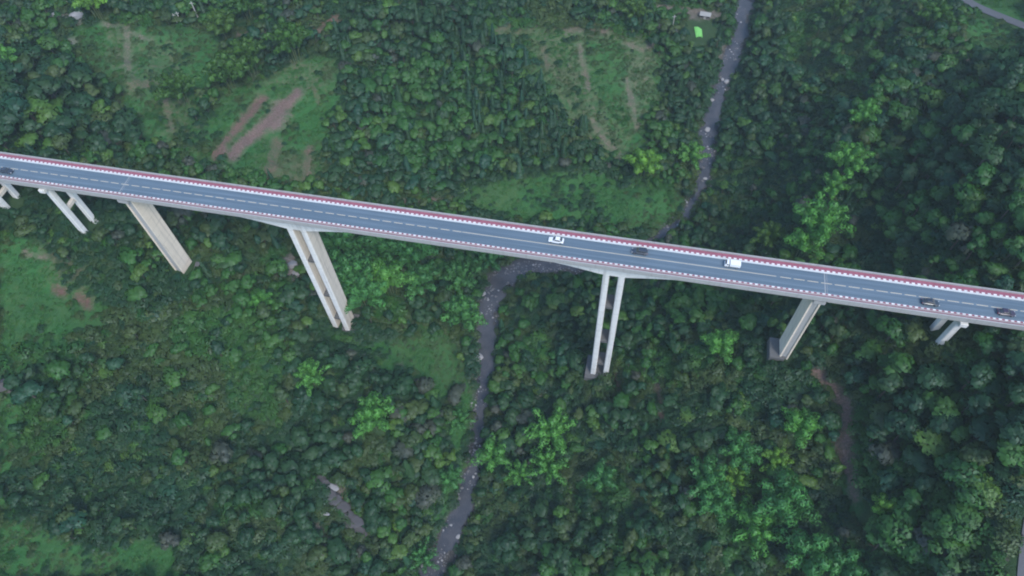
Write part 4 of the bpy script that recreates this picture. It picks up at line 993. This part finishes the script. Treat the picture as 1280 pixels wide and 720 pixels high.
# ------------------------------------------------------------------ stones
def rock_mesh(name, rng, m_, flat=.7, sub=2):
    bm = bmesh.new(); bmesh.ops.create_icosphere(bm, subdivisions=sub, radius=1)
    pl = [(unit(rng.normal(size=(1, 3)))[0], rng.uniform(.62, .95)) for _ in range(9)]
    for v in bm.verts:
        p = np.array(v.co)
        for nrm, d in pl:
            e = p@nrm-d
            if e > 0: p = p-nrm*e
        v.co = Vector((p[0], p[1], p[2]*flat))
    me = bpy.data.meshes.new(name); bm.to_mesh(me); bm.free(); me.materials.append(m_); return me
STONE = simple('river_stone', (.12, .12, .125), .85, .35, 1.2); STONE_P = simple('pale_stone', (.25, .25, .26), .85, .2, 1.2); STONE_G = simple('grey_rock', (.065, .062, .066), .9, .3, 1)
RM = [rock_mesh('boulder', rg, [STONE, STONE_P][i % 2], [.6, .75][i//2 % 2]) for i in range(6)]
def put_rock(p, size, me, label, group, cat='boulder', name='boulder', stretch=1.0, rz=None):
    g = ground_at(p); o = mesh_obj(name, me, None, (g[0], g[1], float(H(g[0], g[1]))+size*.22)); o.scale = (size*stretch, size, size*.8)
    o.rotation_euler = (random.uniform(-.25, .25), random.uniform(-.25, .25), random.random()*6.28 if rz is None else rz)
    return tag(o, label, cat, group)
BIGROCKS = [((603, 368), 1.5, 'pale angular boulder on the left bank just below the bridge'), ((598, 448), 2.0, 'largest pale boulder on the left bank below the bridge'), ((625, 448), 1.4, 'long pale boulder on the right bank below the bridge'), ((601, 392), .8, 'small pale boulder at the left water edge below the bridge'), ((596, 427), .7, 'small white boulder above the largest pale boulder'),
 ((615, 493), 1.2, 'pale boulder in the narrow stream above the round bamboo'), ((607, 538), 1.6, 'white boulder standing by the water next to the round bamboo'), ((573, 671), .9, 'flat pale stone in the water near the bottom edge'), ((868, 268), 1.2, 'pale boulder by the stream just behind the deck'), ((848, 283), .9, 'small pale boulder at the meadow corner behind the deck'),
 ((908, 103), 1.5, 'white boulder across the upper stream'), ((903, 100), 1.0, 'white boulder beside the big one across the upper stream'), ((890, 126), 1.1, 'grey boulder in the middle of the upper stream'), ((884, 163), 1.4, 'dark boulder in the upper stream above the rapids'), ((893, 213), 1.1, 'boulder on the right bank of the rapids'), ((881, 224), 1.0, 'boulder at the foot of the rapids'),
 ((82, 5), 3.0, 'white rock outcrop at the top left edge'), ((68, 23), 2.6, 'pale rock at the left end of the top left outcrop'), ((97, 22), 3.0, 'grey rock at the right end of the top left outcrop'), ((82, 27), 1.8, 'low rock in the middle of the top left outcrop'), ((74, 52), 1.3, 'small white rock below the top left outcrop'),
 ((203, 103), 1.6, 'pale rock in the upper left field'), ((366, 332), 2.2, 'pinkish pale rock left of the left twin pier'), ((371, 342), 1.7, 'lower pale rock left of the left twin pier')]
for p, sz, lab in BIGROCKS: put_rock(p, sz, RM[random.choice((1, 3, 5))], lab, None)
LABR = []
SLAB = rock_mesh('rock_slab', rg, STONE_G, .5); SLAB2 = rock_mesh('rock_slab', rg, STONE_P, .4)
for p, sz, st, pal in (((398, 598), 1.5, 2.2, 0), ((420, 602), 1.3, 2.4, 0), ((410, 618), 1.6, 2.0, 0), ((425, 632), 1.7, 2.4, 0), ((440, 650), 1.8, 2.6, 0), ((446, 662), 1.4, 2.6, 0), ((405, 642), .6, 3.6, 1), ((388, 664), 1.2, 1.3, 1), ((408, 684), .5, 3.4, 1), ((400, 694), .5, 3.0, 1), ((486, 655), 1.2, 1.2, 0), ((428, 690), 1.3, 1.2, 0), ((392, 606), 1.4, 1.8, 0), ((404, 606), 1.7, 1.6, 0), ((414, 610), 1.2, 2.4, 1), ((418, 625), 1.9, 1.5, 0), ((432, 642), 1.6, 1.9, 0), ((434, 655), 1.3, 2.2, 0), ((450, 668), 1.5, 1.7, 0), ((396, 672), 1.4, 1.6, 0), ((414, 676), 1.1, 2.0, 0), ((402, 684), 1.2, 1.8, 0)):
    LABR.append((put_rock(p, sz*1.15, (SLAB, SLAB2)[pal], ('pale' if pal else 'dark grey')+' flat rock in the '+('upper' if p[1] < 622 else 'middle' if p[1] < 658 else 'lower')+' part of the rocky scar', 'flat rocks of the rocky scar', 'rock', 'flat_rock', st, -.5+random.uniform(-.2, .2)), p[0], p[1]))
order_labels(LABR)
# stones of the stream bed
r3 = np.random.default_rng(8); n = 4500; i = r3.integers(0, len(STREAM)-1, n); t = r3.random(n); A_ = np.array(STREAM)
c = A_[i]+(A_[i+1]-A_[i])*t[:, None]; X = c[:, 0]+r3.normal(size=n)*3.6; Y = c[:, 1]+r3.normal(size=n)*3.6
d, sz, sw = stream_at(X, Y); rapid = fbm(X, Y, 11)
k_ = (d < sw+1.6) & ((d > sw-.8) | (rapid > .52))
X, Y, sz = X[k_], Y[k_], sz[k_]; n = len(X); ss = .12+.40*r3.random(n)**4
stuff('stream_stones', np.c_[X, Y, np.maximum(H(X, Y), sz-.45)+ss*.2], r3.random(n)*6.28, np.c_[ss*1.2, ss, ss], np.where(r3.random(n) < .22, 1, 0)+2*r3.integers(0, 3, n), proto_collection('stone_proto', RM), 'grey and white stones strewn along the stream bed', 'stones')

# ------------------------------------------------------------------ huts, poles and a sheet on the far slopes
HUTW = simple('hut_wall', (.13, .12, .11), .9, .2, 2); ROOFP = simple('pale_roof', (.26, .26, .25), .7, .15, 2); ROOFD = simple('dark_roof', (.06, .055, .055), .8, .2, 2); WOOD = simple('pole_wood', (.42, .41, .39), .8, .2, 2)
def hut(p, L, W, h, rz, roof, label):
    g = ground_at(p); z = float(H(g[0], g[1])); t = empty('hut', (g[0], g[1], z), rz); tag(t, label, 'hut')
    mb = MB(); mb.box(-L/2, L/2, -W/2, W/2, -1.2, h); mb.add([(-L/2, -W/2, h), (-L/2, W/2, h), (-L/2, 0, h+.9), (L/2, -W/2, h), (L/2, W/2, h), (L/2, 0, h+.9)], [(0, 1, 2), (3, 5, 4), (0, 2, 5, 3), (1, 4, 5, 2)]); mb.build('wall', HUTW, t)
    for s in (-1, 1):
        a = [(-L/2-.4, s*(W/2+.5), h-.13), (L/2+.4, s*(W/2+.5), h-.13), (L/2+.4, 0, h+1.02), (-L/2-.4, 0, h+1.02)]
        quadpart('roof_slope', a, roof, t, .06)
    mb = MB(); mb.box(-.5, .5, -W/2-.05, -W/2-.01, 0, 1.9); mb.build('door', WOOD, t)
    for x in (-L/4-.4, L/4+.4):
        mb = MB(); mb.box(x-.4, x+.4, -W/2-.04, -W/2-.01, .9, 1.7); mb.build('window', GLASS, t)
    return t
hut((881, 22), 4.6, 2.6, 2.0, -.35, ROOFP, 'small hut with pale roof beside the upper stream')
hut((-1, 488), 6.0, 3.2, 1.6, .35, ROOFD, 'dark roofed hut cut by the left edge')
def pole(p, h, label):
    g = ground_at(p); t = empty('utility_pole', (g[0], g[1], float(H(g[0], g[1])))); tag(t, label, 'pole')
    mb = MB(); mb.tube([(0, 0, -.8), (0, 0, h)], [.24, .16], 8); mb.build('pole_shaft', WOOD, t)
    mb = MB(); mb.box(-.9, .9, -.07, .07, h-.75, h-.6); mb.build('cross_arm', WOOD, t)
pole((840, 38), 8, 'pale utility pole left of the pale roofed hut'); pole((248, 23), 8, 'utility pole in the upper left field'); pole((223, 32), 5.5, 'left one of two short poles in the upper left field'); pole((228, 31), 6, 'right one of two short poles in the upper left field'); pole((557, 8), 8, 'pole at the top edge behind the wood'); pole((367, 45), 6, 'short pale post beside the red field at the top')
def sheet(p):
    g = ground_at(p); mb = MB(); n = 10; r = np.random.default_rng(4); Z = r.normal(size=(n, n))*.05
    vs = []
    for i in range(n):
        for j in range(n):
            u = (i/(n-1)-.5)*3.6+.5*(j/(n-1)-.5); v = (j/(n-1)-.5)*(7.5-2.2*(i/(n-1)))
            X, Y = g[0]+u, g[1]+v; vs.append((u, v, float(H(X, Y))-float(H(g[0], g[1]))+.45+.5*math.sin(3.1*i/(n-1))+Z[i, j]))
    fs = [(i*n+j, (i+1)*n+j, (i+1)*n+j+1, i*n+j+1) for i in range(n-1) for j in range(n-1)]
    b0 = len(vs); vs += [(x, y, z-.25) for x, y, z in vs[:b0]]; fs += [tuple(b0+q for q in reversed(f)) for f in fs]
    mb.add(vs, fs); o = mb.build('ground_sheet', simple('lime_plastic', (.16, .46, .10), .6, .15, 1.5)); o.location = (g[0], g[1], float(H(g[0], g[1])))
    tag(o, 'bright lime green plastic sheet on the ground beside the hut', 'sheet')
sheet((873, 42))

# ------------------------------------------------------------------ haze
lo = float(GZ.min())-1.5; hi = max(CAMZ, float(GZ.max()))+6
mb = MB(); mb.box(-1450, 1450, -1250, 1650, lo, hi); hz = mb.build('haze', [], None)
m_ = bpy.data.materials.new('haze'); m_.use_nodes = True; nt = m_.node_tree; nt.nodes.clear()
out = nt.nodes.new('ShaderNodeOutputMaterial'); pv = nt.nodes.new('ShaderNodeVolumePrincipled')
pv.inputs['Color'].default_value = (.74, .93, 1, 1); pv.inputs['Density'].default_value = HAZE_DENSITY; pv.inputs['Anisotropy'].default_value = .0
nt.links.new(pv.outputs[0], out.inputs['Volume']); hz.data.materials.append(m_)
tag(hz, 'thin bluish evening haze filling the valley', 'haze', kind='stuff')
print('trees', len(trees), 'single', len(single), 'undergrowth', int(r_.sum()), 'grass', len(X))
